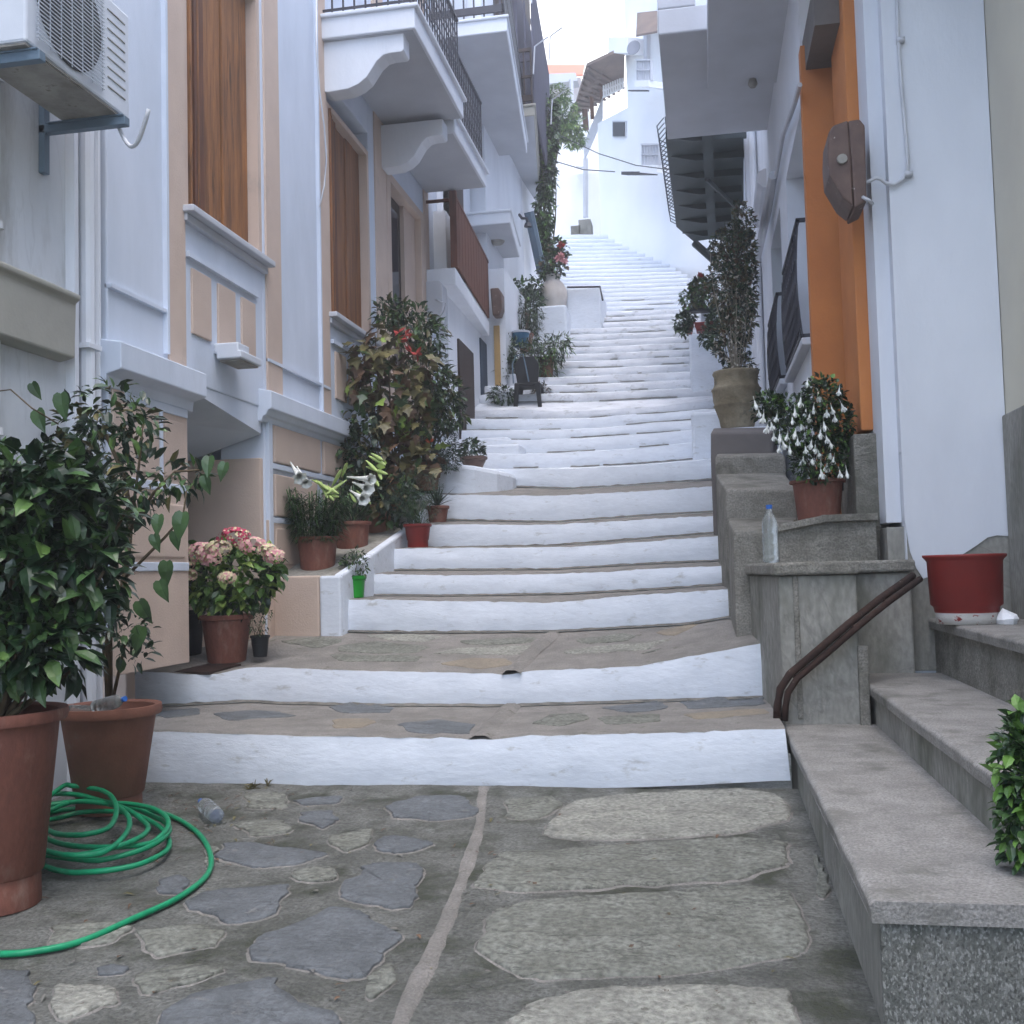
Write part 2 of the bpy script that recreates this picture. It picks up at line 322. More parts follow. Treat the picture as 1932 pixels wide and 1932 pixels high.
# ------------------------------------------------------------------ the steps
# (Y, bottom polyline px, top polyline px)
RS = [
 (5.9, [(120,1470),(600,1482),(950,1485),(1250,1478),(1492,1470)], [(120,1378),(600,1389),(750,1392),(920,1398),(1000,1389),(1250,1382),(1482,1378)]),
 (7.2, [(130,1335),(300,1330),(470,1322),(520,1326),(800,1329),(960,1331),(1150,1324),(1447,1314)], [(130,1263),(300,1268),(400,1274),(468,1259),(700,1266),(960,1272),(1000,1266),(1200,1258),(1300,1240),(1447,1212)]),
 (8.6, [(560,1190),(850,1192),(1053,1190),(1298,1176),(1396,1160)], [(560,1130),(850,1134),(1043,1137),(1200,1123),(1385,1111)]),
 (9.2, [(600,1121),(850,1123),(1074,1119),(1214,1112),(1376,1101)], [(600,1083),(850,1085),(1060,1083),(1214,1074),(1376,1068)]),
 (9.8, [(620,1076),(850,1074),(1046,1073),(1214,1063),(1373,1056)], [(620,1036),(850,1034),(1074,1032),(1214,1022),(1374,1010)]),
 (10.4, [(700,1032),(850,1032),(1046,1028),(1214,1015),(1367,1003)], [(700,990),(850,989),(1046,990),(1214,980),(1367,972)]),
 (11.1, [(760,980),(850,980),(1046,984),(1214,972),(1360,964)], [(760,930),(850,933),(1046,935),(1214,927),(1360,916)]),
 (12.1, [(860,925),(966,917),(1074,921),(1214,913),(1342,904)], [(860,886),(966,885),(1074,885),(1214,877),(1342,867)]),
 (12.8, [(860,883),(984,882),(1100,880),(1214,873),(1342,863)], [(860,856),(984,857),(1100,853),(1214,845),(1342,832)]),
 (13.6, [(860,855),(990,855),(1100,851),(1214,843),(1352,831)], [(860,831),(1004,831),(1102,827),(1214,819),(1352,809)]),
 (14.4, [(870,830),(1004,829),(1102,825),(1214,817),(1360,808)], [(870,812),(1029,812),(1130,808),(1214,800),(1360,788)]),
 (15.2, [(880,811),(1029,810),(1130,806),(1214,798),(1366,787)], [(880,791),(950,791),(1100,790),(1242,780),(1366,771)]),
 (16.0, [(890,789),(950,789),(1100,788),(1242,779),(1370,770)], [(890,774),(1000,774),(1088,776),(1242,766),(1375,752)]),
]
def rs(poly, n):       # resample a polyline by u
    u0, u1 = poly[0][0], poly[-1][0]; out = []
    for i in range(n):
        u = u0+(u1-u0)*i/(n-1)
        for (a, b_), (c, d) in zip(poly, poly[1:]):
            if a <= u <= c or (c, d) == poly[-1]:
                if u <= c+1e-6:
                    out.append((u, b_+(d-b_)*(u-a)/(c-a))); break
    return out
# upper flight continues with finer risers
def leftu(v): return 1090-(v-440)*.30 if v < 600 else 1042-(v-600)*.9
def rightu(v): return 1128+(v-440)*1.55 if v < 560 else (1314+(v-560)*.25)
up = []
vv = 757.; k = 0; Y = 16.6
vs_list = []
step = 17.
while vv > 446:
    vs_list.append(vv); vv -= step; step = max(7.2, step*.955)
n_up = len(vs_list)
for i, v0 in enumerate(vs_list):
    Y = 16.6+(29-16.6)*(i/n_up)**1.03
    v1 = v0-(vs_list[i]-(vs_list[i+1] if i+1 < n_up else 441))*.82
    lu, ru = leftu(v0)-90, rightu(v0)+30
    sl = 14*(1-i/n_up)
    def ln(v): return [(lu, v+sl*.3), ((lu+ru)/2, v), (ru, v-sl)]
    RS.append((Y, ln(v0), ln(v1)))
NS = 72
st = MB(); stones2 = []
prev_top = None
# tread planes for stones on the first two treads
for k, (Y, bot, top) in enumerate(RS):
    B = [aY(u, v, Y) for u, v in rs(bot, NS)]; T = [aY(u, v, Y) for u, v in rs(top, NS)]
    far = k > 12
    amp = .005 if k < 8 else .014
    for i in range(NS):
        bow = .05*nz(B[i].x, k*3.1, 0, 1.1)+.012*nz(B[i].x, k, 5, 5)
        B[i] = B[i]+V(0, bow, 0); T[i] = T[i]+V(0, bow+.012, amp*nz(T[i].x, k*7, 0, 2.5)+.006*nz(T[i].x, k*5, 0, 16)+(.009*nz(T[i].x, k*5, 3, 34) if k < 8 else 0))
        B[i].z -= .012
    rows = []
    for j in range(6):
        f = j/5
        rows.append([B[i].lerp(T[i], f)+V(0, -.012*math.sin(f*3.14)+.006*nz(B[i].x*3, f*2+k, 1, 2), 0) for i in range(NS)])
    # rounded nose
    N1 = [T[i]+V(0, .022, .008) for i in range(NS)]
    paint = 0 if k < 12 else (1 if (k < 26) else 0)
    st.grid(rows, paint)
    noseP = 0 if k >= 7 else 2
    st.grid([T, N1], paint if k >= 7 else 2)
    if prev_top is not None:
        # tread from previous nose to this riser's foot
        rows = []
        m_ = 14
        for j in range(m_+1):
            f = j/m_
            rows.append([prev_top[i].lerp(B[i]+V(0, .01, 0), f)+V(0, 0, (.006 if k < 3 else .004)*nz(B[i].x, f*3+k, 2, 6)*math.sin(f*3.14)) for i in range(NS)])
        st.grid(rows, 2 if k < 8 else (4 if k < 13 else (1 if k < 26 else 0)))
        if k < 30:      # dark strip where the tread meets the riser
            rr = [[B[i]+V(0, -.03-.02*nz(B[i].x*2, k, 0, 4), .006) for i in range(NS)], [B[i]+V(0, -.004, .02+.01*nz(B[i].x*2, k, 3, 5)) for i in range(NS)]]
            seg = []
            for i in range(NS-1):
                if k < 8 or nz(B[i].x*1.3, k*2.7, 4, 1.6) > (.0 if k < 16 else .22):
                    st.add([rr[0][i], rr[0][i+1], rr[1][i+1], rr[1][i]], [(0, 1, 2, 3)], 3)
    prev_top = N1
# top landing beyond the last step
last = prev_top
st.grid([last, [p+V(-2.2, 9, 1.6) for p in last]], 0)
def plane_of(k):
    Y0, _, top = RS[k]; Y1, bot, _ = RS[k+1]
    z0 = aY(1000, rs(top, 9)[4][1], Y0).z; z1 = aY(1000, rs(bot, 9)[4][1], Y1).z
    bb = (z1-z0)/(Y1-Y0); return (z0-bb*Y0, bb)
p1, p2 = plane_of(0), plane_of(1)
lst = []
for mi, P in ((5, [(622,1333),(680,1329),(745,1333),(735,1345),(640,1347)]), (5, [(752,1366),(830,1358),(895,1364),(885,1386),(770,1386)]),
              (7, [(625,1362),(690,1356),(712,1364),(680,1378),(630,1378)]), (6, [(1003,1368),(1040,1350),(1100,1350),(1112,1362),(1060,1376)]),
              (5, [(1130,1338),(1250,1328),(1260,1345),(1180,1352)]), (5, [(1280,1328),(1440,1322),(1445,1342),(1300,1347)]),
              (6, [(1130,1360),(1240,1356),(1250,1372),(1150,1378)]), (7, [(1290,1358),(1440,1350),(1460,1364),(1310,1370)]),
              (5, [(400,1350),(520,1346),(560,1356),(430,1368)]), (5, [(300,1345),(370,1338),(380,1352),(310,1362)])):
    lst.append((P, mi, p1))
for mi, P in ((8, [(690,1201),(760,1196),(838,1200),(800,1212),(740,1211)]), (6, [(640,1222),(720,1213),(815,1222),(780,1236),(640,1238)]),
              (6, [(870,1208),(1018,1200),(1000,1212),(880,1218)]), (8, [(810,1236),(870,1223),(1013,1215),(985,1233)]),
              (7, [(825,1255),(880,1243),(955,1240),(968,1252),(900,1262)]), (8, [(1060,1230),(1130,1222),(1270,1218),(1308,1222),(1200,1236),(1070,1236)]),
              (7, [(1232,1198),(1320,1184),(1362,1190),(1325,1208),(1262,1210)]), (6, [(1085,1206),(1180,1198),(1205,1205),(1180,1214),(1100,1216)]),
              (6, [(620,1242),(800,1241),(790,1252),(640,1256)]), (6, [(1200,1242),(1330,1222),(1380,1222),(1300,1238)]),
              (6, [(520,1215),(600,1205),(650,1210),(600,1225)])):
    lst.append((P, mi, p2))
add_stones(st, lst, .005, .008)
# cement rib on the two treads
for pl, a_, b_ in ((p1, (905, 1392), (965, 1330)), (p2, (965, 1268), (1040, 1194))):
    rows = [[], [], [], []]
    for i in range(14):
        f = i/13; p = aP(a_[0]+(b_[0]-a_[0])*f+6*nz(f*3, pl[0]), a_[1]+(b_[1]-a_[1])*f, *pl)
        for j, (dx, dz) in enumerate(((-.07, -.01), (-.03, .012), (.03, .012), (.07, -.01))): rows[j].append(V(p.x+dx, p.y, pl[0]+pl[1]*p.y+dz))
    st.grid(rows, 9)
steps = struct(st.build('street_steps', [m_wash, m_washd, m_mortar2, m_joint, m_washd, m_slate, m_green, m_tan, m_pale, m_mortar2], smooth=True))
# ------------------------------------------------------------------ LEFT: peach house
XL = -3.6; XB = -4.0
ph = thing('house', 'white and peach house with tall brown wooden shutters and scrolled balcony brackets', 'house', (XL, 10, .7))
w = MB()
def wall(mb, y0, y1, z0, z1, mi=0, x1=XL, x0=XB): mb.box((x0, y0, z0), (x1, y1, z1), mi)
ZT = 9.6
# body with openings: window A 7.0-8.35, window B 9.96-11.3, door 12.0-13.7; porch 6.95-8.3 below z 2.3
wall(w, 5.97, 6.97, .62, ZT); wall(w, 6.97, 8.35, 2.62, 3.86, 0); wall(w, 8.35, 9.97, .2, ZT); wall(w, 9.97, 11.35, .2, 3.8); wall(w, 11.35, 12.0, .2, ZT)
wall(w, 13.72, 14.55, .2, ZT); wall(w, 6.97, 8.35, 6.22, ZT); wall(w, 9.97, 11.35, 6.22, ZT); wall(w, 12.0, 13.72, 6.06, ZT); wall(w, 12.0, 13.72, .2, 3.0)
w.box((-4.6, 6.9, .2), (-4.45, 14.5, ZT), 0)       # inner wall closing the depth
w.box((-4.6, 5.97, .62), (XB, 6.1, ZT)); w.box((-4.6, 14.4, -.2), (XB, 14.55, ZT))
w.build('wall', m_trim, ph, bevel=.012)
# porch: side jamb, sloped soffit
q = MB()
q.box((-4.75, 8.3, .2), (XL-.02, 8.36, 2.2)); q.box((-4.75, 6.9, .2), (-4.65, 8.36, 3.)); q.box((-4.75, 6.85, .2), (XL-.4, 6.97, 3.))
q.box((-4.75, 6.9, 2.62), (XB, 8.36, 2.7))
q.build('porch', m_peach, ph, bevel=.01)
q = MB(); q.hexa([(-4.75, 6.98, 2.5), (XL-.01, 6.98, 2.58), (XL-.01, 8.3, 2.4), (-4.75, 8.3, 2.05)], [(-4.75, 6.98, 2.62), (XL-.01, 6.98, 2.62), (XL-.01, 8.3, 2.62), (-4.75, 8.3, 2.62)])
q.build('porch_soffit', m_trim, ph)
e = .018
# peach pilasters and panels (raised 18 mm)
q = MB()
for y0, y1, z0, z1 in ((6.72, 6.96, 2.68, ZT), (8.4, 8.72, 2.78, ZT), (9.74, 9.95, 2.78, ZT), (11.55, 11.98, 2.78, ZT), (13.74, 13.98, 3.0, ZT)):
    wall(q, y0, y1, z0, z1, 0, XL+e, XL-.02)
wall(q, 6.0, 6.96, .62, 2.4, 0, XL+e, XL-.02)
wall(q, 8.36, 11.3, .4, 1.68, 0, XL+e+.004, XL-.02)
for y0, y1 in ((7.06, 7.36), (7.48, 7.78), (7.9, 8.16), (10.1, 10.42), (10.52, 10.86), (10.96, 11.22)): wall(q, y0, y1, 2.98, 3.46, 0, XL+e, XL-.02)
q.build('peach_panel', m_peach, ph, bevel=.006)
q = MB()
for y0, y1, z0, z1 in ((6.3, 6.55, 1.9, 2.3), (6.62, 6.9, 1.9, 2.3), (8.5, 9.5, 1.3, 1.62), (8.5, 9.5, 1.72, 2.08), (8.5, 9.6, 2.18, 2.5), (9.7, 10.9, 1.72, 2.08), (9.7, 10.9, 2.18, 2.5), (11., 11.9, 2.18, 2.5), (6.2, 6.9, 1.35, 1.72)):
    q = MB(); wall(q, y0, y1, z0, z1, 0, XL+e+.012, XL-.02); q.build('rustic_block', m_peach, ph, bevel=.012)
# pale bands between the blocks
q = MB()
for z in (1.2, 1.66, 2.12): wall(q, 8.4, 12., z, z+.045, 0, XL+.028, XL-.02)
for z in (1.8, 2.34, 1.26): wall(q, 6.13, 6.95, z, z+.06, 0, XL+.028, XL-.02)
wall(q, 6.56, 6.6, 1.86, 2.36, 0, XL+.03, XL-.02); wall(q, 8.37, 8.45, 1.2, 2.56, 0, XL+.03, XL-.02)
q.build('wall_band', m_trim, ph, bevel=.006)
# ledge and cornice
def mould(mb, y0, y1, prof, mi=0, cap=True):       # profile (dx from XL, z) swept along Y
    pts = [(XL+a, z) for a, z in prof]
    mb.prism([V(a, y0, z) for a, z in pts], (0, y1-y0, 0), mi)
q = MB()
mould(q, 5.9, 7.04, [(-.05, 2.4), (.02, 2.4), (.03, 2.47), (.13, 2.5), (.13, 2.67), (-.05, 2.7)])
mould(q, 8.24, 14.5, [(-.05, 2.5), (.02, 2.5), (.035, 2.54), (.06, 2.55), (.08, 2.59), (.11, 2.6), (.11, 2.75), (-.05, 2.78)])
q.box((-4.7, 8.25, 2.55), (XL-.05, 8.29, 2.75))
q.build('cornice', m_trim, ph, bevel=.008)
q = MB()
for y0, y1 in ((5.97, 6.7), (8.4, 9.9), (11.6, 12.)): wall(q, y0, y1, 3.03, 3.055, 0, XL+.03, XL-.02)
for y in (9.66, 6.66): wall(q, y, y+.03, 2.75, ZT, 0, XL+.035, XL-.02)
for y0, y1 in ((6.98, 8.2), (10., 11.3)): wall(q, y0, y1, 3.52, 3.56, 0, XL+.035, XL-.02)
q.build('string_moulding', m_trim, ph)
def shutter_window(y0, y1, z0, z1, name, mw, depth=.2, open_leaf=True):
    fr = MB(); xr = XL-depth
    for a, b_ in ((y0-.001, y0+.06), (y1-.06, y1+.001)): fr.box((xr-.02, a, z0), (XL-.001 if a < y0 else XL+.001, b_, z1), 0)
    fr.box((xr-.02, y0, z1-.06), (XL, y1, z1), 0)
    f = fr.build('window', m_peach if name == 'w' else m_soffit, ph)
    OFF[f.name] = OFF[ph.name]
    s = MB(); n = 5; ww = (y1-y0-.14)/n
    for i in range(n):
        yy = y0+.07+i*ww
        s.box((xr-.03-.006*(i % 2), yy+.004, z0+.03), (xr+.02-.008*((i*7) % 3), yy+ww-.004, z1-.05))
    if open_leaf:
        s.box((xr+.02, y0+.07, z0+.03), (xr+.12, y0+.1, z1-.05)); s.box((xr+.02, y0+.07+1.0*ww, z0+.03), (xr+.055, y0+.1+ww, z1-.05))
    s.build('shutter', mw, f, bevel=.006)
    if open_leaf:
        k2 = MB(); k2.box((xr+.03, y0+.075, z0+.03), (xr+.05, y0+.055+1.5*ww, z1-.05)); k2.box((xr+.05, y0+.9*ww, z0+.03), (xr+.075, y0+.9*ww+.025, z1-.05)); k2.build('folded_leaf', m_wood2, f, bevel=.005)
    c = MB(); wall(c, y0-.06, y1+.06, z0-.05, z0, 0, XL+.1, xr); wall(c, y0-.04, y1+.04, z0-.11, z0-.05, 0, XL+.04, xr)
    c.build('sill', m_soffit, f, bevel=.008)
    return f
shutter_window(6.98, 8.34, 3.88, 6.2, 'w', m_wood, .1)
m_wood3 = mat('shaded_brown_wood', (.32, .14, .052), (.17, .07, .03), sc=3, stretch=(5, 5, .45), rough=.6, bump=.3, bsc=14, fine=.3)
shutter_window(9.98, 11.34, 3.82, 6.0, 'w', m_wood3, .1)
# doorway
q = MB(); q.box((XL-.5, 12.0, 2.9), (XL+.02, 12.16, 6.06)); q.box((XL-.5, 13.55, 2.9), (XL+.02, 13.72, 6.06)); q.box((XL-.5, 12.0, 5.95), (XL+.018, 13.72, 6.06))
q.build('door_surround', m_peach, ph, bevel=.01)
q = MB(); q.box((XL-.5, 13.02, 2.9), (XL-.07, 13.56, 5.95)); q.build('door_reveal', m_peach, ph)
q = MB(); q.box((XL-.16, 12.14, 2.9), (XL-.12, 13.02, 5.95)); q.box((XL-.12, 12.3, 3.1), (XL-.1, 12.9, 4.4))
d = q.build('door', m_dwood, ph, bevel=.01)
q = MB(); q.box((XL-.12, 12.3, 4.6), (XL-.112, 12.9, 5.8)); q.build('pane', m_glass, d)
q = MB(); q.box((XL-.02, 13.6, 4.08), (XL+.03, 13.95, 4.2)); q.build('bell_plate', mat('brass_plate', (.16, .12, .06), metal=.4, rough=.5), ph, bevel=.005)
# balcony 1
def slab_with_rail(parent, x1, y0, y1, z0, z1, msl, mrail, rail_h=.95, name='balcony', x0=XL, near_rail=True, bars=.11, curly=False, lip=True):
    s = MB(); s.box((x0, y0, z0), (x1, y1, z1))
    if lip: s.box((x0, y0-.03, z1-.012), (x1+.04, y1+.03, z1+.03))
    b_ = s.build(name, msl, parent, bevel=.012)
    s = MB(); s.box((x0+.01, y0+.03, z0-.004), (x1-.03, y1-.03, z0-.001)); s.build('underside_shade', m_undershade, b_)  # thin added sheet, painted grey for the shade under the slab
    r = MB(); xe = x1-.05
    zb = z1+.08
    r.box((xe-.02, y0+.03, z1+rail_h), (xe+.02, y1-.03, z1+rail_h+.03)); r.box((xe-.012, y0+.03, zb), (xe+.012, y1-.03, zb+.02))
    n = max(2, int((y1-y0)/bars))
    for i in range(n+1):
        yy = y0+.04+(y1-y0-.08)*i/n
        r.box((xe-.008, yy-.008, z1), (xe+.008, yy+.008, z1+rail_h))
        if curly and i < n:
            for cz, rr in ((.25, .045), (.5, .05), (.75, .045)):
                pts = [V(xe, yy+.055+rr*math.cos(t*.7), z1+cz*rail_h+rr*1.8*math.sin(t*.7)) for t in range(10)]
                r.tube(pts, .007, 4)
    if near_rail:
        r.box((x0, y0+.03, z1+rail_h), (xe, y0+.06, z1+rail_h+.03)); r.box((x0, y0+.035, zb), (xe, y0+.055, zb+.02))
        m2 = max(2, int((xe-x0)/bars))
        for i in range(m2): xx = x0+(xe-x0)*i/m2; r.box((xx-.008, y0+.037, z1), (xx+.008, y0+.053, z1+rail_h))
    r.build('railing', mrail, b_)
    return b_
def bracket(parent, x1, y0, y1, zt):       # scrolled console under a balcony slab
    w_ = x1-XL
    prof = [(0, 0), (0, -.82), (.06, -.84), (.3, -.82), (.42, -.76), (.52, -.66), (.58, -.54), (.64, -.42), (.72, -.33), (.8, -.31), (.93, -.31), (.96, -.28), (.96, 0)]
    s = MB(); s.prism([V(XL+a*w_, y0, zt+z*.62) for a, z in prof], (0, y1-y0, 0))
    return s.build('bracket', m_white, parent, bevel=.008)
b1 = slab_with_rail(ph, -2.62, 9.84, 12.0, 6.56, 6.78, m_white, m_iron, curly=True)
bracket(b1, -2.72, 9.9, 10.12, 6.56)
b2 = slab_with_rail(ph, -2.74, 12.02, 13.9, 6.42, 6.62, m_white, m_iron, curly=True, near_rail=False)
bracket(b2, -2.8, 11.8, 12.04, 6.5)
# wires
q = MB()
pts = [aX(597, 0, XL+.06)]
for u, v in ((597, 100), (603, 170), (612, 240), (616, 300), (612, 350), (603, 390)): pts.append(aX(u, v, XL+.05+.06*abs(math.sin(v/120))))
q.tube(pts, .009, 6); q.build('cable', m_cable, ph, smooth=True)
ml = thing('wall_light', 'small white box light fixed under the first shuttered window', 'light', aX(415, 640, XL))
q = MB(); p = aX(393, 622, XL); q.box((XL, 7.42, 2.9), (XL+.2, 7.62, 2.98)); q.box((XL+.02, 7.42, 2.86), (XL+.22, 7.8, 2.92)); q.build('housing', m_ac, ml, bevel=.01)
q = MB(); q.box((XL+.03, 7.46, 2.845), (XL+.2, 7.78, 2.858)); q.build('diffuser', m_acd, ml)
# ------------------------------------------------------------------ LEFT: white neighbour with air conditioner
wh = thing('house', 'greyish white house wall behind the big potted shrubs at the left edge', 'house', (-3.7, 3, -.1))
q = MB(); q.box((-4.2, -2.2, -.6), (-3.66, 5.9, 9.)); q.build('wall', m_white2, wh)
q = MB(); q.box((-3.66, 5.62, .0), (-3.6, 5.66, 8.5)); q.tube([(-3.62, 5.78, -.1), (-3.62, 5.78, 8.8)], .045, 10); q.tube([(-3.63, 5.9, -.1), (-3.63, 5.9, 8.8)], .025, 8)
for z in (.9, 2.6, 4.1): q.box((-3.66, 5.71, z), (-3.565, 5.85, z+.03))
q.build('drainpipe', m_white, wh, smooth=False)
q = MB(); q.box((-3.66, 4.95, 1.), (-3.62, 4.98, 4.))
for z in (2.0, 3.1, 3.9): q.lathe((-3.61, 4.96, z), [(0, .02), (.015, .02), (.02, -.02), (0, -.02)], 10)
q.build('conduit', m_white2, wh)
q = MB(); q.prism([V(-3.66, 4.36, 2.48), V(-3.56, 4.36, 2.5), V(-3.55, 4.36, 2.82), V(-3.52, 4.36, 2.84), V(-3.52, 4.36, 2.87), V(-3.66, 4.36, 2.9)], (0, 1.2, 0)); q.build('window_hood', m_beige, wh, bevel=.01)
q = MB(); q.box((-3.66, 4.1, -.3), (-3.5, 4.35, 3.2)); q.build('pilaster', m_white, wh, bevel=.01)
# AC unit
ac = thing('air_conditioner', 'white air conditioner outdoor unit on a dark bracket, near the top left corner', 'air conditioner', (-3.4, 5.3, 3.5))
pz = aX(245, 235, -3.16); za = pz.z+.02
yb = pz.y; ya = yb-.95
q = MB(); q.box((-3.52, ya, za), (-3.16, yb, za+.62)); q.build('casing', m_ac, ac, bevel=.015)
q = MB(); q.box((-3.51, ya+.01, za-.012), (-3.17, yb-.01, za-.001)); q.box((-3.5, ya+.1, za-.02), (-3.18, ya+.5, za-.011)); q.build('base_pan', m_acd, ac)
q = MB(); cy, cz = ya+.36, za+.33
q.lathe((-3.156, cy, cz), [(0, .002), (.27, .002), (.285, .006), (.29, 0)], 40, 0, (1, 0, 0))
q.build('fan_opening', m_dcable, ac)
q = MB()
for i in range(27): zz = za+.05+i*.021; q.box((-3.143, ya+.06, zz), (-3.138, ya+.66, zz+.004))
for i in range(7): yy = ya+.08+i*.094; q.box((-3.148, yy, za+.04), (-3.143, yy+.005, za+.6))
q.build('grille', m_ac, ac)
q = MB()
for i in range(9): zz = za+.1+i*.055; q.box((-3.163, ya+.72, zz), (-3.156, yb-.05, zz+.006))
q.build('louvre', m_acd, ac)
q = MB()
for yy in (ya+.05, yb-.12):
    q = MB(); q.box((-3.66, yy, za-.07), (-3.12, yy+.05, za-.02)); q.box((-3.66, yy, za-.3), (-3.62, yy+.05, za+.3))
    q.box((-3.6, yy-.01, za-.022), (-3.13, yy+.06, za-.012)); q.build('bracket', m_bluemetal, ac, bevel=.004)
q = MB(); q.tube([V(-3.2+.02*i, yb-.05-.012*i, za-.05-.16*math.sin(i/14*math.pi)) for i in range(15)], .012, 7); q.build('drain_hose', m_cable, ac, smooth=True)
# ------------------------------------------------------------------ ramped ledge left of the steps, carrying pots
lg = thing('ledge', 'sloping planter ledge with a peach front and white side left of the steps', 'ledge', (-3.3, 8.5, .7))
E_ = [aY(640, 1088, 8.52), aY(700, 1047, 9.2), aY(762, 1003, 10.2), aY(832, 938, 11.2)]
q = MB()
for a, c in zip(E_, E_[1:]):
    q.hexa([(XL-.1, a.y, a.z-1), (a.x, a.y, a.z-1), (c.x, c.y, c.z-1), (XL-.1, c.y, c.z-1)], [(XL-.1, a.y, a.z), (a.x, a.y, a.z), (c.x, c.y, c.z), (XL-.1, c.y, c.z)])
q.build('core', m_conc2, lg)
q = MB()
for a, c in zip(E_, E_[1:]):
    q.hexa([(a.x-.05, a.y, a.z-1), (a.x+.03, a.y, a.z-1), (c.x+.03, c.y, c.z-1), (c.x-.05, c.y, c.z-1)], [(a.x-.05, a.y, a.z+.02), (a.x+.03, a.y, a.z+.02), (c.x+.03, c.y, c.z+.02), (c.x-.05, c.y, c.z+.02)])
q.box((E_[0].x-.16, 8.47, .4), (E_[0].x+.03, 8.53, E_[0].z+.01))
q.build('white_edge', m_wash, lg, bevel=.02)
q = MB(); q.box((XL, 8.465, .3), (E_[0].x-.16, 8.53, E_[0].z+.015)); q.build('front', m_peach, lg, bevel=.015)
# white platform above the sixth riser
pf = thing('platform', 'low rounded white masonry platform beside the steps under the small bushy pot', 'platform', (-3, 12, 2))
A = aY(830, 877, 11.6); Bq = aY(966, 903, 11.75)
ztop = aY(840, 877, 11.6).z
q = MB(); o = [V(XL, 11.3, 0), V(-2.75, 11.25, 0), V(-2.45, 11.35, 0), V(-2.24, 11.55, 0), V(-2.12, 11.85, 0), V(-2.12, 12.1, 0), V(-2.3, 12.9, 0), V(XL, 13.2, 0)]
tops = [V(p.x, p.y, ztop-(.1*max(0, (p.x+2.75)/.6))) for p in o]
q.add([V(p.x, p.y, ztop-1.2) for p in o]+tops, [tuple(range(8))[::-1], tuple(range(8, 16))]+[(i, (i+1) % 8, (i+1) % 8+8, i+8) for i in range(8)])
q.build('block', m_wash, pf, bevel=.05, smooth=False)
bk = thing('platform', 'square white masonry platform behind the small bushy pot', 'platform', (-3, 13.4, 2.6))
q = MB(); zz = aY(860, 846, 13.3).z
q.box((XL, 13.1, zz-1.2), (aY(980, 850, 13.1).x, 14.1, zz)); q.box((XL, 14.1, zz-1.), (aY(960, 820, 14.1).x, 15.2, zz+.22)); q.build('block', m_wash, bk, bevel=.03)
# ------------------------------------------------------------------ LEFT: house with brown railing
h3 = thing('house', 'white house with a red-brown panelled balcony and dark doors below it', 'house', (-3.4, 14, 3))
XC = -3.42
q = MB(); q.box((-4.4, 14.6, 1.), (XC-.02, 14.72, 12)); q.box((-4.4, 14.0, 1.), (-3.62, 14.6, 12))
q.hexa([(XC-.3, 14.3, 1.5), (XC, 14.3, 1.5), (XC-.07, 17.2, 1.5), (XC-.4, 17.2, 1.5)], [(XC-.3, 14.3, 6.3), (XC, 14.3, 6.3), (XC-.07, 17.2, 6.3), (XC-.4, 17.2, 6.3)])
q.hexa([(XC-.6, 14.3, 6.3), (XC-.2, 14.3, 6.3), (XC-.27, 17.25, 6.3), (XC-.7, 17.25, 6.3)], [(XC-.6, 14.3, 13), (XC-.2, 14.3, 13), (XC-.27, 17.25, 13), (XC-.7, 17.25, 13)])
q.build('wall', m_white, h3)
s0 = aY(856, 508, 13.8); 
q = MB()
zt = aY(858, 504, 13.8).z; xb0 = aY(859, 504, 13.8).x; xb1 = aY(923, 618, 17.).x
q.hexa([(-3.7, 13.8, zt-.24), (xb0, 13.8, zt-.24), (xb1, 17., zt-.24), (-3.9, 17., zt-.24)], [(-3.7, 13.8, zt), (xb0, 13.8, zt), (xb1, 17., zt), (-3.9, 17., zt)])
bal = q.build('balcony', m_white, h3, bevel=.015)
q = MB(); n = 12
for i in range(n):
    a, c = i/n, (i+1)/n-.006
    p0 = V(xb0+.01, 13.85, 0).lerp(V(xb1+.01, 17., 0), a); p1_ = V(xb0+.01, 13.85, 0).lerp(V(xb1+.01, 17., 0), c)
    q.hexa([(p0.x-.03, p0.y, zt+.05), (p0.x, p0.y, zt+.05), (p1_.x, p1_.y, zt+.05), (p1_.x-.03, p1_.y, zt+.05)], [(p0.x-.03, p0.y, zt+.98), (p0.x, p0.y, zt+.98), (p1_.x, p1_.y, zt+.98), (p1_.x-.03, p1_.y, zt+.98)])
q.hexa([(xb0-.04, 13.82, zt+.98), (xb0+.02, 13.82, zt+.98), (xb1+.02, 17., zt+.98), (xb1-.04, 17., zt+.98)], [(xb0-.04, 13.82, zt+1.02), (xb0+.02, 13.82, zt+1.02), (xb1+.02, 17., zt+1.02), (xb1-.04, 17., zt+1.02)])
q.box((-3.66, 13.84, zt+.93), (xb0-.01, 13.87, zt+.97)); q.box((xb0-.06, 13.8, zt), (xb0+.03, 13.88, zt+1.06))
q.build('panel_railing', m_fence, bal)
q = MB(); q.box((XC-.1, 14.6, zt+.0), (XC+.02, 15.4, zt+2.1)); q.build('door', m_dwood, h3)
q = MB(); yy = 15.0
def xon(y): return XC-.023*(y-14.3)
q.hexa([(xon(14.9)-.1, 14.9, 2.5), (xon(14.9)+.03, 14.9, 2.5), (xon(16)+.03, 16, 2.5), (xon(16)-.1, 16, 2.5)], [(xon(14.9)-.1, 14.9, 4.6), (xon(14.9)+.03, 14.9, 4.6), (xon(16)+.03, 16, 4.6), (xon(16)-.1, 16, 4.6)])
q.build('door', m_dwood, h3)
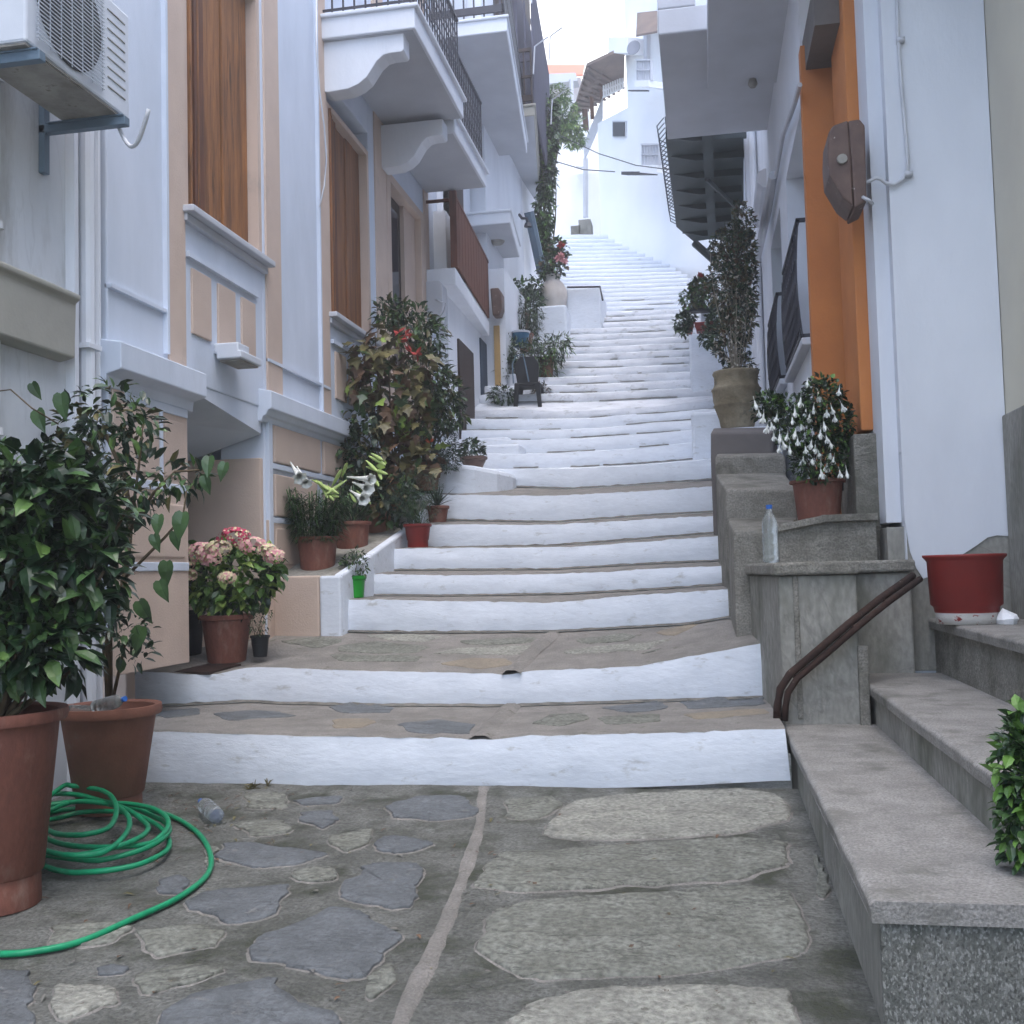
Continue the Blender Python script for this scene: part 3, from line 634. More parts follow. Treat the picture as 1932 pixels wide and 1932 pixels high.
q = MB(); q.hexa([(xon(16.7)-.1, 16.7, 3.7), (xon(16.7)+.02, 16.7, 3.7), (xon(17.5)+.02, 17.5, 3.7), (xon(17.5)-.1, 17.5, 3.7)], [(xon(16.7)-.1, 16.7, 5.), (xon(16.7)+.02, 16.7, 5.), (xon(17.5)+.02, 17.5, 5.), (xon(17.5)-.1, 17.5, 5.)])
q.build('door', mat('blue_grey_door', (.05, .075, .11)), h3)
# upper balconies
def px_slab(parent, nl, nr, fr, Yn, th, mrail, msl=m_white, lab=None, rail=1.0, slats=True, skew=0):
    z = aY(*nl, Yn).z; x0 = aY(*nl, Yn).x; x1 = aY(*nr, Yn).x
    f = aZ(*fr, z); Yf = f.y; x1f = f.x
    s = MB(); s.hexa([(x0-1, Yn, z), (x1, Yn, z), (x1f, Yf, z), (x0-1, Yf, z)], [(x0-1, Yn, z+th), (x1, Yn, z+th), (x1f, Yf, z+th), (x0-1, Yf, z+th)])
    s.hexa([(x0-1, Yn-.03, z+th-.01), (x1+.03, Yn-.03, z+th-.01), (x1f+.03, Yf, z+th-.01), (x0-1, Yf, z+th-.01)], [(x0-1, Yn-.03, z+th+.03), (x1+.03, Yn-.03, z+th+.03), (x1f+.03, Yf, z+th+.03), (x0-1, Yf, z+th+.03)])
    b_ = s.build('balcony', msl, parent, bevel=.012)
    s = MB(); s.hexa([(x0-.9, Yn+.02, z-.005), (x1-.02, Yn+.02, z-.005), (x1f-.02, Yf-.02, z-.005), (x0-.9, Yf-.02, z-.005)], [(x0-.9, Yn+.02, z-.002), (x1-.02, Yn+.02, z-.002), (x1f-.02, Yf-.02, z-.002), (x0-.9, Yf-.02, z-.002)]); s.build('underside_shade', m_undershade, b_)  # added sheet below the slab carrying its painted shade
    if rail:
        r = MB(); n = int((Yf-Yn)/.12); zt_ = z+th+.03
        for i in range(n+1):
            f_ = i/n; x = x1+(x1f-x1)*f_-.05; y = Yn+.05+(Yf-Yn-.1)*f_
            r.box((x-.011, y-.02, zt_), (x+.011, y+.02, zt_+rail))
        for zz, h_ in ((zt_+.08, .1), (zt_+rail*.5, .04), (zt_+rail-.02, .06)):
            r.hexa([(x1-.07, Yn+.02, zz), (x1-.03, Yn+.02, zz), (x1f-.03, Yf, zz), (x1f-.07, Yf, zz)], [(x1-.07, Yn+.02, zz+h_), (x1-.03, Yn+.02, zz+h_), (x1f-.03, Yf, zz+h_), (x1f-.07, Yf, zz+h_)])
            r.box((x0-.6, Yn+.02, zz), (x1-.05, Yn+.06, zz+h_))
        m_ = int((x1-x0+.6)/.14)
        for i in range(m_): xx = x0-.6+(x1-x0+.55)*i/m_; r.box((xx, Yn+.03, zt_), (xx+.022, Yn+.05, zt_+rail))
        r.build('railing', mrail, b_)
    return b_, (x0, x1, x1f, Yn, Yf, z)
bb, info = px_slab(h3, (856, 70), (957, 62), (994.6, 289), 14.3, .2, m_iron)
bs, _ = px_slab(h3, (896, 426), (963, 422), (981, 485), 16.9, .2, m_iron, rail=0)
q = MB(); p = aY(938, 463, 17.8); q.lathe((p.x, p.y, bs.data.vertices[0].co.z+OFF[h3.name].z-.0), [(0, -.05), (.1, -.05), (.14, 0), (.16, 0)], 20); q.build('rosette', m_acd, bs)
def lattice(parent, top, bot, Ya, Yb, dx=0):
    a0, a1 = aY(*top[0], Ya), aY(*bot[0], Ya); b1 = aY(*bot[1], Yb); r = MB(); H = a0.z-a1.z; n = int((Yb-Ya)/.1)
    for i in range(n+1):
        f = i/n; x = a1.x+(b1.x-a1.x)*f+dx; y = Ya+(Yb-Ya)*f; r.box((x-.015, y-.018, a1.z), (x+.015, y+.018, a1.z+H))
    k_ = 0.
    while k_ < H:
        r.hexa([(a1.x-.03+dx, Ya, a1.z+k_), (a1.x+dx, Ya, a1.z+k_), (b1.x+dx, Yb, a1.z+k_), (b1.x-.03+dx, Yb, a1.z+k_)], [(a1.x-.03+dx, Ya, a1.z+k_+.07), (a1.x+dx, Ya, a1.z+k_+.07), (b1.x+dx, Yb, a1.z+k_+.07), (b1.x-.03+dx, Yb, a1.z+k_+.07)]); k_ += .8
    m_ = 6
    for i in range(m_): x = a1.x-.9+dx+.9*i/m_; r.box((x, Ya, a1.z), (x+.03, Ya+.03, a1.z+H))
    r.box((a1.x-1+dx, Ya+.01, a1.z+.9), (a1.x+dx, Ya+.05, a1.z+1.0)); r.box((a1.x-1+dx, Ya+.3, a1.z), (a1.x-.35+dx, Yb, a1.z+H))
    return r.build('lattice_screen', m_lat, parent)
m_lat = mat('slate_blue_wood', (.10, .10, .14), (.06, .06, .085), sc=4, stretch=(5, 5, .5))
# meter boxes on the wall
mb_ = thing('meter_box', 'grey white electricity meter box with loose cables beside the peach doorway', 'meter box', (-3.55, 14.0, 4))
p = aY(812, 610, 14.0); q = MB(); c0 = aY(812, 612, 13.96); c1 = aY(842, 536, 13.96)
q.prism([V(c0.x, 13.75, c0.z), V(c1.x-.05, 13.75, c0.z), V(c1.x, 13.75, c0.z+.2), V(c1.x, 13.75, c1.z-.05), V(c1.x-.05, 13.75, c1.z), V(c0.x, 13.75, c1.z)], (0, .24, 0))
q.build('case', m_soffit, mb_, bevel=.015)
q = MB(); q.tube([aY(822, 565, 13.72), aY(832, 570, 13.7), aY(842, 572, 13.74), aY(836, 590, 13.72), aY(822, 608, 13.74), aY(815, 600, 13.8)], .012, 6); q.build('cable', m_cable, mb_, smooth=True)
# ------------------------------------------------------------------ LEFT: narrow yellow striped house and the white one beyond
h4 = thing('house', 'narrow white house front with a yellow painted corner stripe and a dark railed top storey', 'house', (-3.5, 18, 4))
q = MB(); p0 = aY(930, 700, 17.2); p1_ = aY(955, 700, 17.2)
q.box((p0.x-1.2, 17.25, 3), (p1_.x, 19.4, 6.28)); q.box((p0.x-1.2, 17.3, 6.2), (aY(918, 450, 17.3).x, 23, 13.5)); q.build('wall', m_white, h4)
q = MB(); pa = aY(936, 700, 17.17); pb = aY(950, 700, 17.17); q.box((pa.x-.03, 17.2, 3.2), (pb.x-.06, 17.248, 5.3)); q.build('corner_stripe', m_yellow, h4)
_, i3 = px_slab(h4, (935, 225), (1009, 221), (1021, 400), 18.2, .18, m_dwood, msl=m_beige)
q = MB(); x1 = i3[1]
q.box((x1-.9, 18.6, i3[5]+.3), (x1-.6, 22, 14)); q.build('upper_storey', m_dwood, h4)
q = MB()
for z in (i3[5]+1.3, i3[5]+2.6):
    for y in (18.3, 20.5):
        q = MB(); q.tube([V(x1-.02, y, z-.5), V(x1+.02, y, z), V(x1+.28, y-.1, z+.1)], .016, 5); q.build('clothes_arm', m_cable, h4)
lattice(h4, [(996, -60)], [(1008, 205), (1036, 190)], 18.5, 22.6)
lan = thing('lantern', 'brown wall meter lantern shaped box hanging above the yellow stripe', 'wall box', aY(937, 570, 17.1))
q = MB(); a = aY(928, 598, 17.0); c = aY(948, 545, 17.0)
q.prism([V(a.x+.03, 16.9, a.z), V(c.x-.04, 16.9, a.z), V(c.x, 16.9, a.z+.12), V(c.x, 16.9, c.z-.1), V(c.x-.05, 16.9, c.z), V(a.x, 16.9, c.z)], (0, .26, 0)); q.build('case', m_brownbox, lan, bevel=.02)
h5 = thing('house', 'plain bright white house wall behind the hanging vine', 'house', (-3.6, 21, 5))
q = MB(); a = aY(955, 500, 19.6); c = aY(1022, 500, 23.)
q.hexa([(a.x-.8, 19.6, 3.4), (a.x, 19.6, 3.4), (c.x, 23, 3.4), (c.x-1.2, 23, 3.4)], [(a.x-.8, 19.6, 9.4), (a.x, 19.6, 9.4), (c.x, 23, 9.4), (c.x-1.2, 23, 9.4)]); q.build('wall', m_farwhite, h5)
q = MB(); q.tube([aY(998, 400, 20.2), aY(1022, 512, 20.6)], .1, 8); q.build('downpipe', m_bluemetal, h5)
# small iron lamp
wl = thing('wall_lamp', 'small black iron wall lamp on the white wall left of the vine', 'wall lamp', aY(990, 415, 20))
q = MB(); q.tube([aY(980, 405, 20.1), aY(985, 412, 20), aY(993, 412, 20), aY(996, 420, 20)], .03, 5); q.build('arm', m_iron, wl)
q = MB(); p = aY(996, 424, 20); q.lathe(p, [(.0, .06), (.06, .03), (.08, -.04), (0, -.06)], 8); q.build('lamp_shade', m_iron, wl)
# ------------------------------------------------------------------ RIGHT: grey side stair block, bench steps
sb = thing('stair', 'weathered grey concrete side stair rising to the orange doorway, beside the white steps', 'stair', (.6, 6.4, .2))
q = MB()
ol = [V(.42, 6.4, 0), V(.86, 6.4, 0), V(.86, 7.0, 0), V(1.27, 7.0, 0), V(1.27, 8.2, 0), V(.2, 8.7, 0)]
q.prism([V(p.x, p.y, .1) for p in ol], (0, 0, 1.03)); q.build('landing_wall', m_conc2, sb, bevel=.015)
ol2 = [V(.395, 6.36, 0), V(.88, 6.36, 0), V(.885, 6.95, 0), V(1.29, 6.95, 0), V(1.29, 8.2, 0), V(.17, 8.7, 0)]
q = MB(); q.prism([V(p.x, p.y, 1.133) for p in ol2], (0, 0, .075)); q.build('landing_slab', m_conc, sb, bevel=.015)
q = MB(); q.box((.5, 6.385, .3), (.53, 6.41, 1.13)); q.box((.845, 6.36, .25), (.9, 6.41, .72)); q.build('joint_strip', m_conc, sb, bevel=.006)
# upper landing with curved front (fuchsia pot stands here)
q = MB(); l0 = aY(1470, 1000, 7.2); l1 = aY(1553, 982, 7.25); l2 = aY(1652, 978, 7.3)
for (a, c) in ((l0, l1), (l1, l2)):
    q.hexa([(a.x, a.y, 1.2), (c.x, c.y, 1.2), (c.x, 8.6, 1.2), (a.x, 8.6, 1.2)], [(a.x, a.y, a.z), (c.x, c.y, c.z), (c.x, 8.6, c.z), (a.x, 8.6, a.z)])
q.build('upper_landing', m_conc, sb)
q = MB()
for (a, c) in ((l0, l1), (l1, l2)):
    q.hexa([(a.x-.01, a.y-.035, a.z-.01), (c.x+.01, c.y-.035, c.z-.01), (c.x, 8.0, c.z-.01), (a.x, 8.0, a.z-.01)], [(a.x-.01, a.y-.035, a.z+.035), (c.x+.01, c.y-.035, c.z+.035), (c.x, 8.0, c.z+.035), (a.x, 8.0, a.z+.035)])
q.build('upper_slab', m_conc, sb)
# individual steps of the side stair: (Yfront, left px bottom, right px bottom, v bottom, v top, Yback, v back)
for (Y0, ul, ur, vb, vt, Y1, ub, ubr, vk) in ((7.6, 1384, 1480, 1062, 1002, 8.5, 1372, 1503, 976), (8.5, 1370, 1505, 978, 924, 9.5, 1350, 1480, 892), (9.5, 1350, 1482, 896, 860, 9.9, 1352, 1475, 854), (9.9, 1341, 1458, 862, 815, 11.2, 1345, 1465, 806)):
    A0, A1 = aY(ul, vb, Y0), aY(ur, vb, Y0); T0, T1 = aY(ul, vt, Y0), aY(ur, vt, Y0); K0, K1 = aY(ub, vk+2, Y1), aY(ubr, vk, Y1)
    q = MB(); q.add([A0, A1, T1, T0, K0, K1, V(K0.x, K0.y, A0.z-1.2), V(K1.x, K1.y, A1.z-1.2), V(A0.x, A0.y, A0.z-1.2), V(A1.x, A1.y, A1.z-1.2)],
        [(8, 9, 1, 0), (0, 1, 2, 3), (3, 2, 5, 4), (8, 0, 3, 4, 6), (1, 9, 7, 5, 2), (6, 4, 5, 7)])
    q.build('step', m_brown if Y0 == 9.9 else m_conc, sb, bevel=.02)
# low white wall with urn
uw = thing('low_wall', 'low white masonry pier carrying the big stone urn', 'wall', (.2, 11.5, 2.2))
q = MB(); a = aY(1308, 812, 12.2); c = aY(1350, 812, 12.2)
q.box((aY(1342, 815, 11.3).x, 11.2, 1.8), (aY(1475, 815, 11.3).x, 12.4, aY(1400, 808, 11.3).z)); q.build('pier', m_wash, uw, bevel=.03)
q = MB(); q.box((aY(1305, 800, 12.9).x, 12.4, 2.), (aY(1400, 800, 12.4).x, 13.6, aY(1330, 781, 12.6).z)); q.build('shoulder', m_wash, uw, bevel=.04)
# bench steps
bs_ = thing('stair', 'broad grey terrazzo topped steps climbing right from the paving, in the lower right corner', 'stair', (.8, 4.6, -.1))
def slab_step(x0, x1, y0, y1, zt_, th, zb, mface, over=.03):
    q = MB(); q.box((x0, y0, zb), (x1, y1, zt_-th)); f = q.build('riser_block', mface, bs_, bevel=.01)
    q = MB(); n = 26
    # slab with a chipped, slightly wavy front edge
    rows = []
    for j in range(n+1):
        y = y0-over+(y1-y0+over)*j/n; dx = .006*nz(y, x0, 0, 5)
        rows.append([V(x0-over+dx, y, zt_-th), V(x0-over+dx-.006, y, zt_-.012), V(x0-over+dx+.01, y, zt_), V(x1, y, zt_+.002*nz(y, 1, 0, 3)), V(x1, y, zt_-th)])
    q.grid(rows); q.add(rows[0], [(0, 1, 2, 3, 4)]); q.add(rows[-1], [(4, 3, 2, 1, 0)])
    q.add([rows[0][0], rows[0][4], rows[-1][4], rows[-1][0]], [(0, 1, 2, 3)])
    q.build('tread', m_slab, bs_, bevel=.008)
slab_step(.45, 1.0, 3.12, 6.4, .27, .06, -.6, m_conc2)
slab_step(1.0, 1.75, 3.12, 3.68, .27, .06, -.6, m_conc2, 0)
slab_step(.93, 1.5, 3.72, 7.0, .5, .06, .2, m_conc2)
slab_step(1.42, 2.05, 4.2, 7.15, .83, .06, .4, m_conc)
q = MB(); q.box((.44, 3.105, -.6), (1.7, 3.13, .205)); q.box((.9, 3.7, .2), (1.8, 3.73, .43)); q.build('rough_face', m_agg, bs_)
# rail
m_rustd = mat('dark_rust', (.05, .027, .02), (.03, .018, .015), sc=20, bump=.5, spot=(.2, .18, .16), ssc=26, slo=.64, shi=.72)
rl = thing('handrail', 'rusty dark iron handrail slanting in front of the grey landing wall', 'handrail', (.5, 6.3, .3))
q = MB()
P = [aY(1466, 1360, 6.3), aY(1467, 1330, 6.3), aY(1472, 1300, 6.3), aY(1490, 1272, 6.3), aY(1540, 1230, 6.3), aY(1600, 1178, 6.3), aY(1660, 1130, 6.5), aY(1722, 1086, 6.8)]
q.tube(P, .023, 8); q.build('rail', m_rustd, rl, smooth=True)
q = MB(); P2 = [p+V(.042, 0, -.022) for p in P]; P2[0].z = P[0].z; q.tube(P2, .02, 8)
for i in (3, 5, 6): q.tube([P[i], P2[i]], .012, 5)
q.build('lower_bar', m_rustd, rl, smooth=True)
# ------------------------------------------------------------------ RIGHT: white pillar house with orange doorway
rh = thing('house', 'white house front with a deep orange plastered doorway and a grey balcony soffit above', 'house', (1.5, 8, 1.2))
YP = 7.15
pl = aY(1702, 500, YP).x; pr = aY(1905, 800, YP).x
# front face outlined with its ragged lower edge
out = [aY(1706, 980, YP), aY(1716, 1040, YP), aY(1728, 1072, YP), aY(1741, 1092, YP), aY(1756, 1086, YP), aY(1775, 1072, YP), aY(1790, 1058, YP), aY(1815, 1046, YP), aY(1840, 1030, YP), aY(1862, 1014, YP), aY(1880, 1010, YP), aY(1906, 1012, YP)]
xl, xr = aY(1702, 900, YP).x, aY(1906, 1000, YP).x
q = MB()
pts = [V(p.x, YP-.02, p.z) for p in out]; pts[0].x = xl; pts[-1].x = xr
bot = pts; n = len(bot)
q.add([*bot, *[V(p.x, YP-.02, 9) for p in bot], *[V(p.x, YP+.2, p.z) for p in bot]], [(i, i+1, n+i+1, n+i) for i in range(n-1)]+[(2*n+i, 2*n+i+1, i+1, i) for i in range(n-1)])
q.box((xl, YP-.0195, 1.9), (xl+.012, 8.3, 9)); 
q.build('pillar_paint', m_white, rh)
q = MB(); q.box((xl+.004, YP, .3), (xr, 8.1, 9.)); q.build('pillar', m_white, rh)
q = MB(); q.box((xl+.01, YP-.012, .5), (xr, YP-.002, 2.0)); q.box((xl-.1, YP+.05, 1.2), (xl+.01, 7.6, 1.42)); q.build('pillar_base', m_conc2, rh, bevel=.01)
# narrow side faces: white strip then orange strip then plinth
def xat(u, v, Y): return aY(u, v, Y).x
q = MB(); q.box((xat(1652, 600, 7.3), 7.24, 1.45), (xl+.003, 7.9, 9.)); q.build('pillar_side', m_white, rh, bevel=.004)
q = MB(); q.box((xat(1607, 500, 7.7), 7.6, aY(1630, 812, 7.6).z), (xat(1652, 600, 7.3)+.05, 8.3, 9.)); q.build('door_jamb', m_orange, rh, bevel=.01)
q = MB(); q.box((xat(1610, 900, 7.58), 7.5, 1.2), (xat(1652, 600, 7.3)+.06, 8.32, aY(1630, 818, 7.5).z)); q.build('jamb_plinth', m_conc, rh, bevel=.012)
q = MB(); q.box((xat(1527, 500, 8.45), 8.45, 1.2), (2.4, 8.6, aY(1560, 128, 8.45).z+.2)); q.build('door_side_wall', m_orange, rh)
q = MB(); q.box((xat(1607, 500, 7.7)+.5, 8.3, 1.2), (2.4, 8.46, 5.0)); q.build('inner_wall', m_orange, rh)
zs = aY(1560, 128, 8.45).z
q = MB(); q.box((xat(1527, 300, 8.45), 7.75, zs), (2.4, 8.7, zs+.3)); q.build('door_soffit', m_brown, rh)
# balcony over
zb = aY(1242, 66, 10).z
q = MB(); xl0 = xat(1242, 66, 10); f = aZ(1251, 265, zb)
q.box((xl0, 10., zb), (1.3, f.y, zb+.25)); q.box((xat(1337, 30, 9.), 5.6, zb-.14), (1.9, 11.0, zb-.002)); q.box((xl0, 10.0, zb+.25), (.1, f.y, zb+1.3))
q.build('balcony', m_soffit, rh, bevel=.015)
q = MB(); p = aZ(1420, 152, zb-.15); q.lathe((p.x, p.y, p.z), [(0, .02), (.035, .02), (.05, -.04), (.03, -.07), (0, -.08)], 12); q.build('ceiling_hook', m_acd, rh)
# electricity box
eb = thing('meter_box', 'weathered brown metal electricity box with chipped paint on the orange door jamb', 'meter box', (1.2, 7.2, 3.2))
q = MB(); a = aY(1560, 390, 7.1)
fr_ = [aY(u, v, 7.05) for u, v in ((1572, 236), (1600, 226), (1606, 300), (1610, 388), (1590, 372), (1565, 330), (1562, 290), (1563, 250))]
q.prism(fr_[::-1], (0, .34, 0)); eb1 = q.build('case', m_brownbox, eb, bevel=.012)
q = MB(); sd_ = [aY(u, v, 7.05) for u, v in ((1600, 227), (1622, 224), (1632, 236), (1636, 380), (1612, 392), (1606, 300))]
q.prism(sd_[::-1], (0, .36, 0)); q.build('back_box', m_brownbox, eb, bevel=.012)
q = MB(); c = aY(1589, 300, 7.04); q.lathe(c+V(0, .0, 0), [(0, .012), (.03, .012), (.035, 0), (0, 0)], 14, 0, (0, -1, 0)); q.build('lock', m_acd, eb)
cb = thing('cable', 'white painted cable running down the pillar and looping into the brown box', 'cable', (1.5, 7.1, 2.8))
q = MB(); C = [(1692, -20), (1694, 60), (1700, 150), (1707, 230), (1713, 300), (1712, 320), (1703, 338), (1688, 348), (1672, 346), (1662, 338), (1652, 336), (1640, 342), (1632, 345)]
q.tube([aY(u, v, YP-.045) for u, v in C], .012, 7)
for u, v in ((1698, 75), (1713, 330-2)): p = aY(u, v, YP-.05); q.box((p.x-.02, YP-.06, p.z-.015), (p.x+.03, YP-.02, p.z+.015))
q.tube([aY(1628, 372, 7.05), aY(1640, 379, 7.0), aY(1646, 384, 7.08)], .012, 6)
q.build('cable_run', m_cable, cb, smooth=True)
# cream wall at the far right
ch = thing('house', 'cream house wall with a grey cement base at the right edge', 'house', (2.1, 5, .8))
q = MB(); q.box((xr+.005, -2, 2.1), (xr+.4, 7.2, 9.)); q.build('wall', m_cream, ch)
q = MB(); q.box((xr-.03, 4.2, .8), (xr+.4, 7.1, 2.1)); q.box((xr-.03, -2, -.5), (xr+.4, 4.2, 2.1)); q.build('plinth', m_conc2, ch, bevel=.012)
# ------------------------------------------------------------------ RIGHT: white house with iron window grilles
XR = .9
WY = [(8.75, 10.35, 3.0, 4.0), (11.2, 12.7, 3.1, 4.02)]
rw = thing('house', 'white house with black wrought iron window grilles past the orange doorway', 'house', (XR, 12, 3))
q = MB()
wy = WY
q.box((XR, 8.6, 1.), (XR+.35, WY[0][0], 12)); q.box((XR, WY[0][1], 1.), (XR+.35, WY[1][0], 12)); q.box((XR, WY[1][1], 1.), (XR+.35, 20.5, 12))
for y0, y1, z0, z1 in wy: q.box((XR, y0, 1.), (XR+.35, y1, z0)); q.box((XR, y0, z1+.9), (XR+.35, y1, 12))
q.box((XR+.3, 8.6, 1), (XR+.5, 20.5, 12)); q.build('wall', m_white, rw)
for y0, y1, z0, z1 in wy:
    q = MB(); q.box((XR-.08, y0-.1, z0-.06), (XR+.2, y1+.1, z0+.0)); wf = q.build('window', m_soffit, rw, bevel=.01)
    q = MB(); q.box((XR+.22, y0, z0), (XR+.25, y1, z1+.9)); q.build('pane', m_soffit, wf)
    q = MB(); xg = XR-.06
    q.box((xg-.015, y0, z0+.02), (xg+.015, y1, z0+.05)); q.box((xg-.015, y0, z1-.03), (xg+.015, y1, z1)); q.box((xg-.015, y0-.0, z1-.03), (XR, y0+.03, z1)); q.box((xg-.015, y0, z0+.02), (XR, y0+.03, z0+.05))
    q.box((xg-.015, y1-.03, z1-.03), (XR, y1, z1))
    n = 13
    for i in range(n+1):
        yy = y0+(y1-y0)*i/n; q.tube([V(xg-.03*math.sin(t/6*math.pi), yy, z0+.03+(z1-z0-.06)*t/6) for t in range(7)], .007, 5)
        if i < n:
            for cz in (.18, .38, .58, .78):
                q.tube([V(xg-.03*math.sin(cz*math.pi), yy+.06+.05*math.cos(t*.75), z0+(z1-z0)*cz+.1*math.sin(t*.75)) for t in range(9)], .006, 4)
    q.build('grille', m_iron, wf)
q = MB(); p0 = aY(1424, 800, 17.); q.tube([V(.82, 17.6, 2.5), V(.82, 17.6, 12)], .07, 10); q.box((.76, 17.5, 5.3), (.94, 17.7, 5.38)); q.box((.8, 17.75, 1.5), (XR, 20.4, 12)); q.box((aY(1414, 500, 14.6).x, 14.6, 1.5), (XR+.01, 14.95, 12)); q.tube([V(aY(1428, 500, 14.5).x, 14.52, 2.), V(aY(1428, 500, 14.5).x, 14.52, 12)], .05, 10); q.build('drainpipe', m_white, rw)
dp = [aX(1509, 160, XR-.05), aX(1498, 200, XR-.05), aX(1477, 256, XR-.05), aX(1464, 330, XR-.05), aX(1452, 400, XR-.05), aX(1431, 496, XR-.05)]
q = MB(); q.tube(dp[:6], .02, 6); q.tube([dp[3]-V(.03, 0, 0), dp[5]-V(.03, 0, 0)], .045, 7); q.build('conduit', m_soffit, rw)
q = MB(); q.tube([aX(1446, 335, .9), aX(1440, 380, .9), aX(1437, 415, .9)], .12, 10); q.build('meter', m_soffit, rw)
# ------------------------------------------------------------------ RIGHT: dark green metal balcony and its house
gb = thing('balcony', 'dark green sheet metal balcony on curved brackets seen from below', 'balcony', (.2, 15, 7))
zg = 7.0
U = [aZ(*p, zg) for p in ((1256, 266), (1276, 428), (1309, 456), (1360, 448), (1403, 377), (1403, 250), (1256, 240))]
q = MB(); q.prism([V(p.x, p.y, zg) for p in U][::-1], (0, 0, .06)); q.build('floor_sheet', m_green_metal, gb)
q = MB(); x0, x1 = U[0].x, .75
for i in range(7):
    y = 14.2+i*.7
    xa = x0+.02+.02*i
    q.prism([V(xa, y, zg), V(xa+.35, y, zg-.09), V(x1, y, zg-.1), V(x1, y, zg)], (0, .06, 0))
q.hexa([(x0+.48, 13.9, zg-.1), (x0+.62, 13.9, zg-.1), (x0+.72, 18.6, zg-.1), (x0+.58, 18.6, zg-.1)], [(x0+.48, 13.9, zg), (x0+.62, 13.9, zg), (x0+.72, 18.6, zg), (x0+.58, 18.6, zg)])
q.tube([V(x0+.55, 15.6, zg-.12), V(.8, 17.2, zg-.14)], .035, 5)
q.build('joist', m_green_metal, gb)
q = MB()
for i in range(22):
    y = 14.5+i*.168; xx = x0-.02+(U[1].x-U[0].x)*(y-U[0].y)/(U[1].y-U[0].y)
    q.tube([V(xx+.05, y, zg+.02), V(xx-.07, y+.02, zg+.1), V(xx-.1, y+.02, zg+.3), V(xx+.0, y, zg+.4)], .009, 4)
q.tube([V(x0+.01, 14.5, zg+.4), V(U[1].x+.01, 18.1, zg+.4)], .02, 5)
q.build('railing', m_iron, gb)
q = MB(); a = aZ(1310, 458, zg); q.tube([a, aY(1350, 494, a.y-.1)], .07, 6); q.build('strut', m_green_metal, gb)
gh_ = thing('house', 'plastered house front with pale green window posts behind the climbing plant', 'house', (.9, 20, 4))
q = MB(); q.box((.85, 20.5, 3), (1.2, 26, 12)); q.box((.55, 17.9, 3), (.8, 18.2, 7)); q.build('wall', m_soffit, gh_)
q = MB(); q.box((.62, 17.2, 5), (.7, 17.32, 7.)); q.box((.7, 17.6, 5), (.78, 17.72, 7.)); q.build('window_post', mat('pale_green_paint', (.22, .27, .24)), gh_)
# right low terrace walls with flower boxes (Y 14-18)
tw = thing('low_wall', 'stepped low white terrace wall under the red flower boxes', 'wall', (.2, 16, 3.5))
q = MB()
a0 = aY(1302, 700, 16.6); q.box((a0.x, 16.6, 3), (1.2, 18., aY(1320, 628, 16.6).z)); q.box((aY(1322, 600, 18).x, 18., 3), (1.2, 20.5, aY(1330, 585, 18).z)); q.box((aY(1340, 560, 20.5).x, 20.5, 3), (1.2, 22, aY(1330, 548, 20.5).z))
q.build('terrace', m_wash, tw, bevel=.04)
# ------------------------------------------------------------------ FAR: white house and neighbours
fh = thing('house', 'tall bright white house at the top of the steps with a small dark window', 'house', (-1.5, 25, 9))
c1 = aY(1134, 440, 29.); c2 = aY(1400, 600, 22.6); c0 = aY(1108, 425, 33)
zt1 = aY(1134, 226, 29).z; zt2 = aY(1184, 203, 27.).z
q = MB()
def W2(u, Y): return aY(u, 350, Y)
L1, L2 = V(c1.x, c1.y, 0), V(c2.x, c2.y, 0)
dirw = (L2-L1)
nb = V(.5, .9, 0)
def wz(f, z): p = L1+dirw*f; return V(p.x, p.y, z)
M1 = .2
def onw(u, v, off=.0):      # point on the far house wall seen at pixel u,v
    d = ray(u, v); nrm = V(-dirw.y, dirw.x, 0).normalized()
    if nrm.y > 0: nrm = -nrm
    t = ((L1+nrm*off-V(EYE.x, EYE.y, 0)).dot(nrm))/V(d.x, d.y, 0).dot(nrm); return EYE+d*t
zt2 = onw(1184, 203).z; zt1 = onw(1134, 226).z
M1 = (onw(1184, 203)-V(L1.x, L1.y, onw(1184, 203).z)).length/dirw.length
zhi = 20
q.add([wz(0, 4), wz(1, 4), wz(1, zhi), wz(M1, zhi), wz(M1, zt2), wz(0, zt1), wz(0, 4)+nb*6, wz(0, zt1)+nb*6, wz(M1, zt2)+nb*6, wz(M1, zhi)+nb*6, wz(1, zhi)+nb*6], [(0, 1, 2, 3, 4, 5), (0, 5, 7, 6), (5, 4, 8, 7), (4, 3, 9, 8), (3, 2, 10, 9)])
q.build('wall', m_farwhite, fh)
def onbox(mb, u0, v0, u1, v1, off0=-.05, off1=.08, mi=0):
    A_ = [onw(u0, v1, 0), onw(u1, v1, 0), onw(u1, v0, 0), onw(u0, v0, 0)]
    nrm = V(-dirw.y, dirw.x, 0).normalized()
    if nrm.y > 0: nrm = -nrm
    mb.hexa([p+nrm*off0 for p in A_], [p+nrm*off1 for p in A_], mi)
q = MB(); onbox(q, 1157, 228, 1183, 259, -.1, .03); wf = q.build('window', m_soffit, fh)
q = MB(); onbox(q, 1160, 231, 1181, 257, -.05, .06); q.build('pane', mat('dark_pane', (.03, .035, .05), bump=0, rough=.6), wf)
q = MB(); onbox(q, 1221, 40, 1227, 150, -.05, .1); q.build('drainpipe', m_soffit, fh)
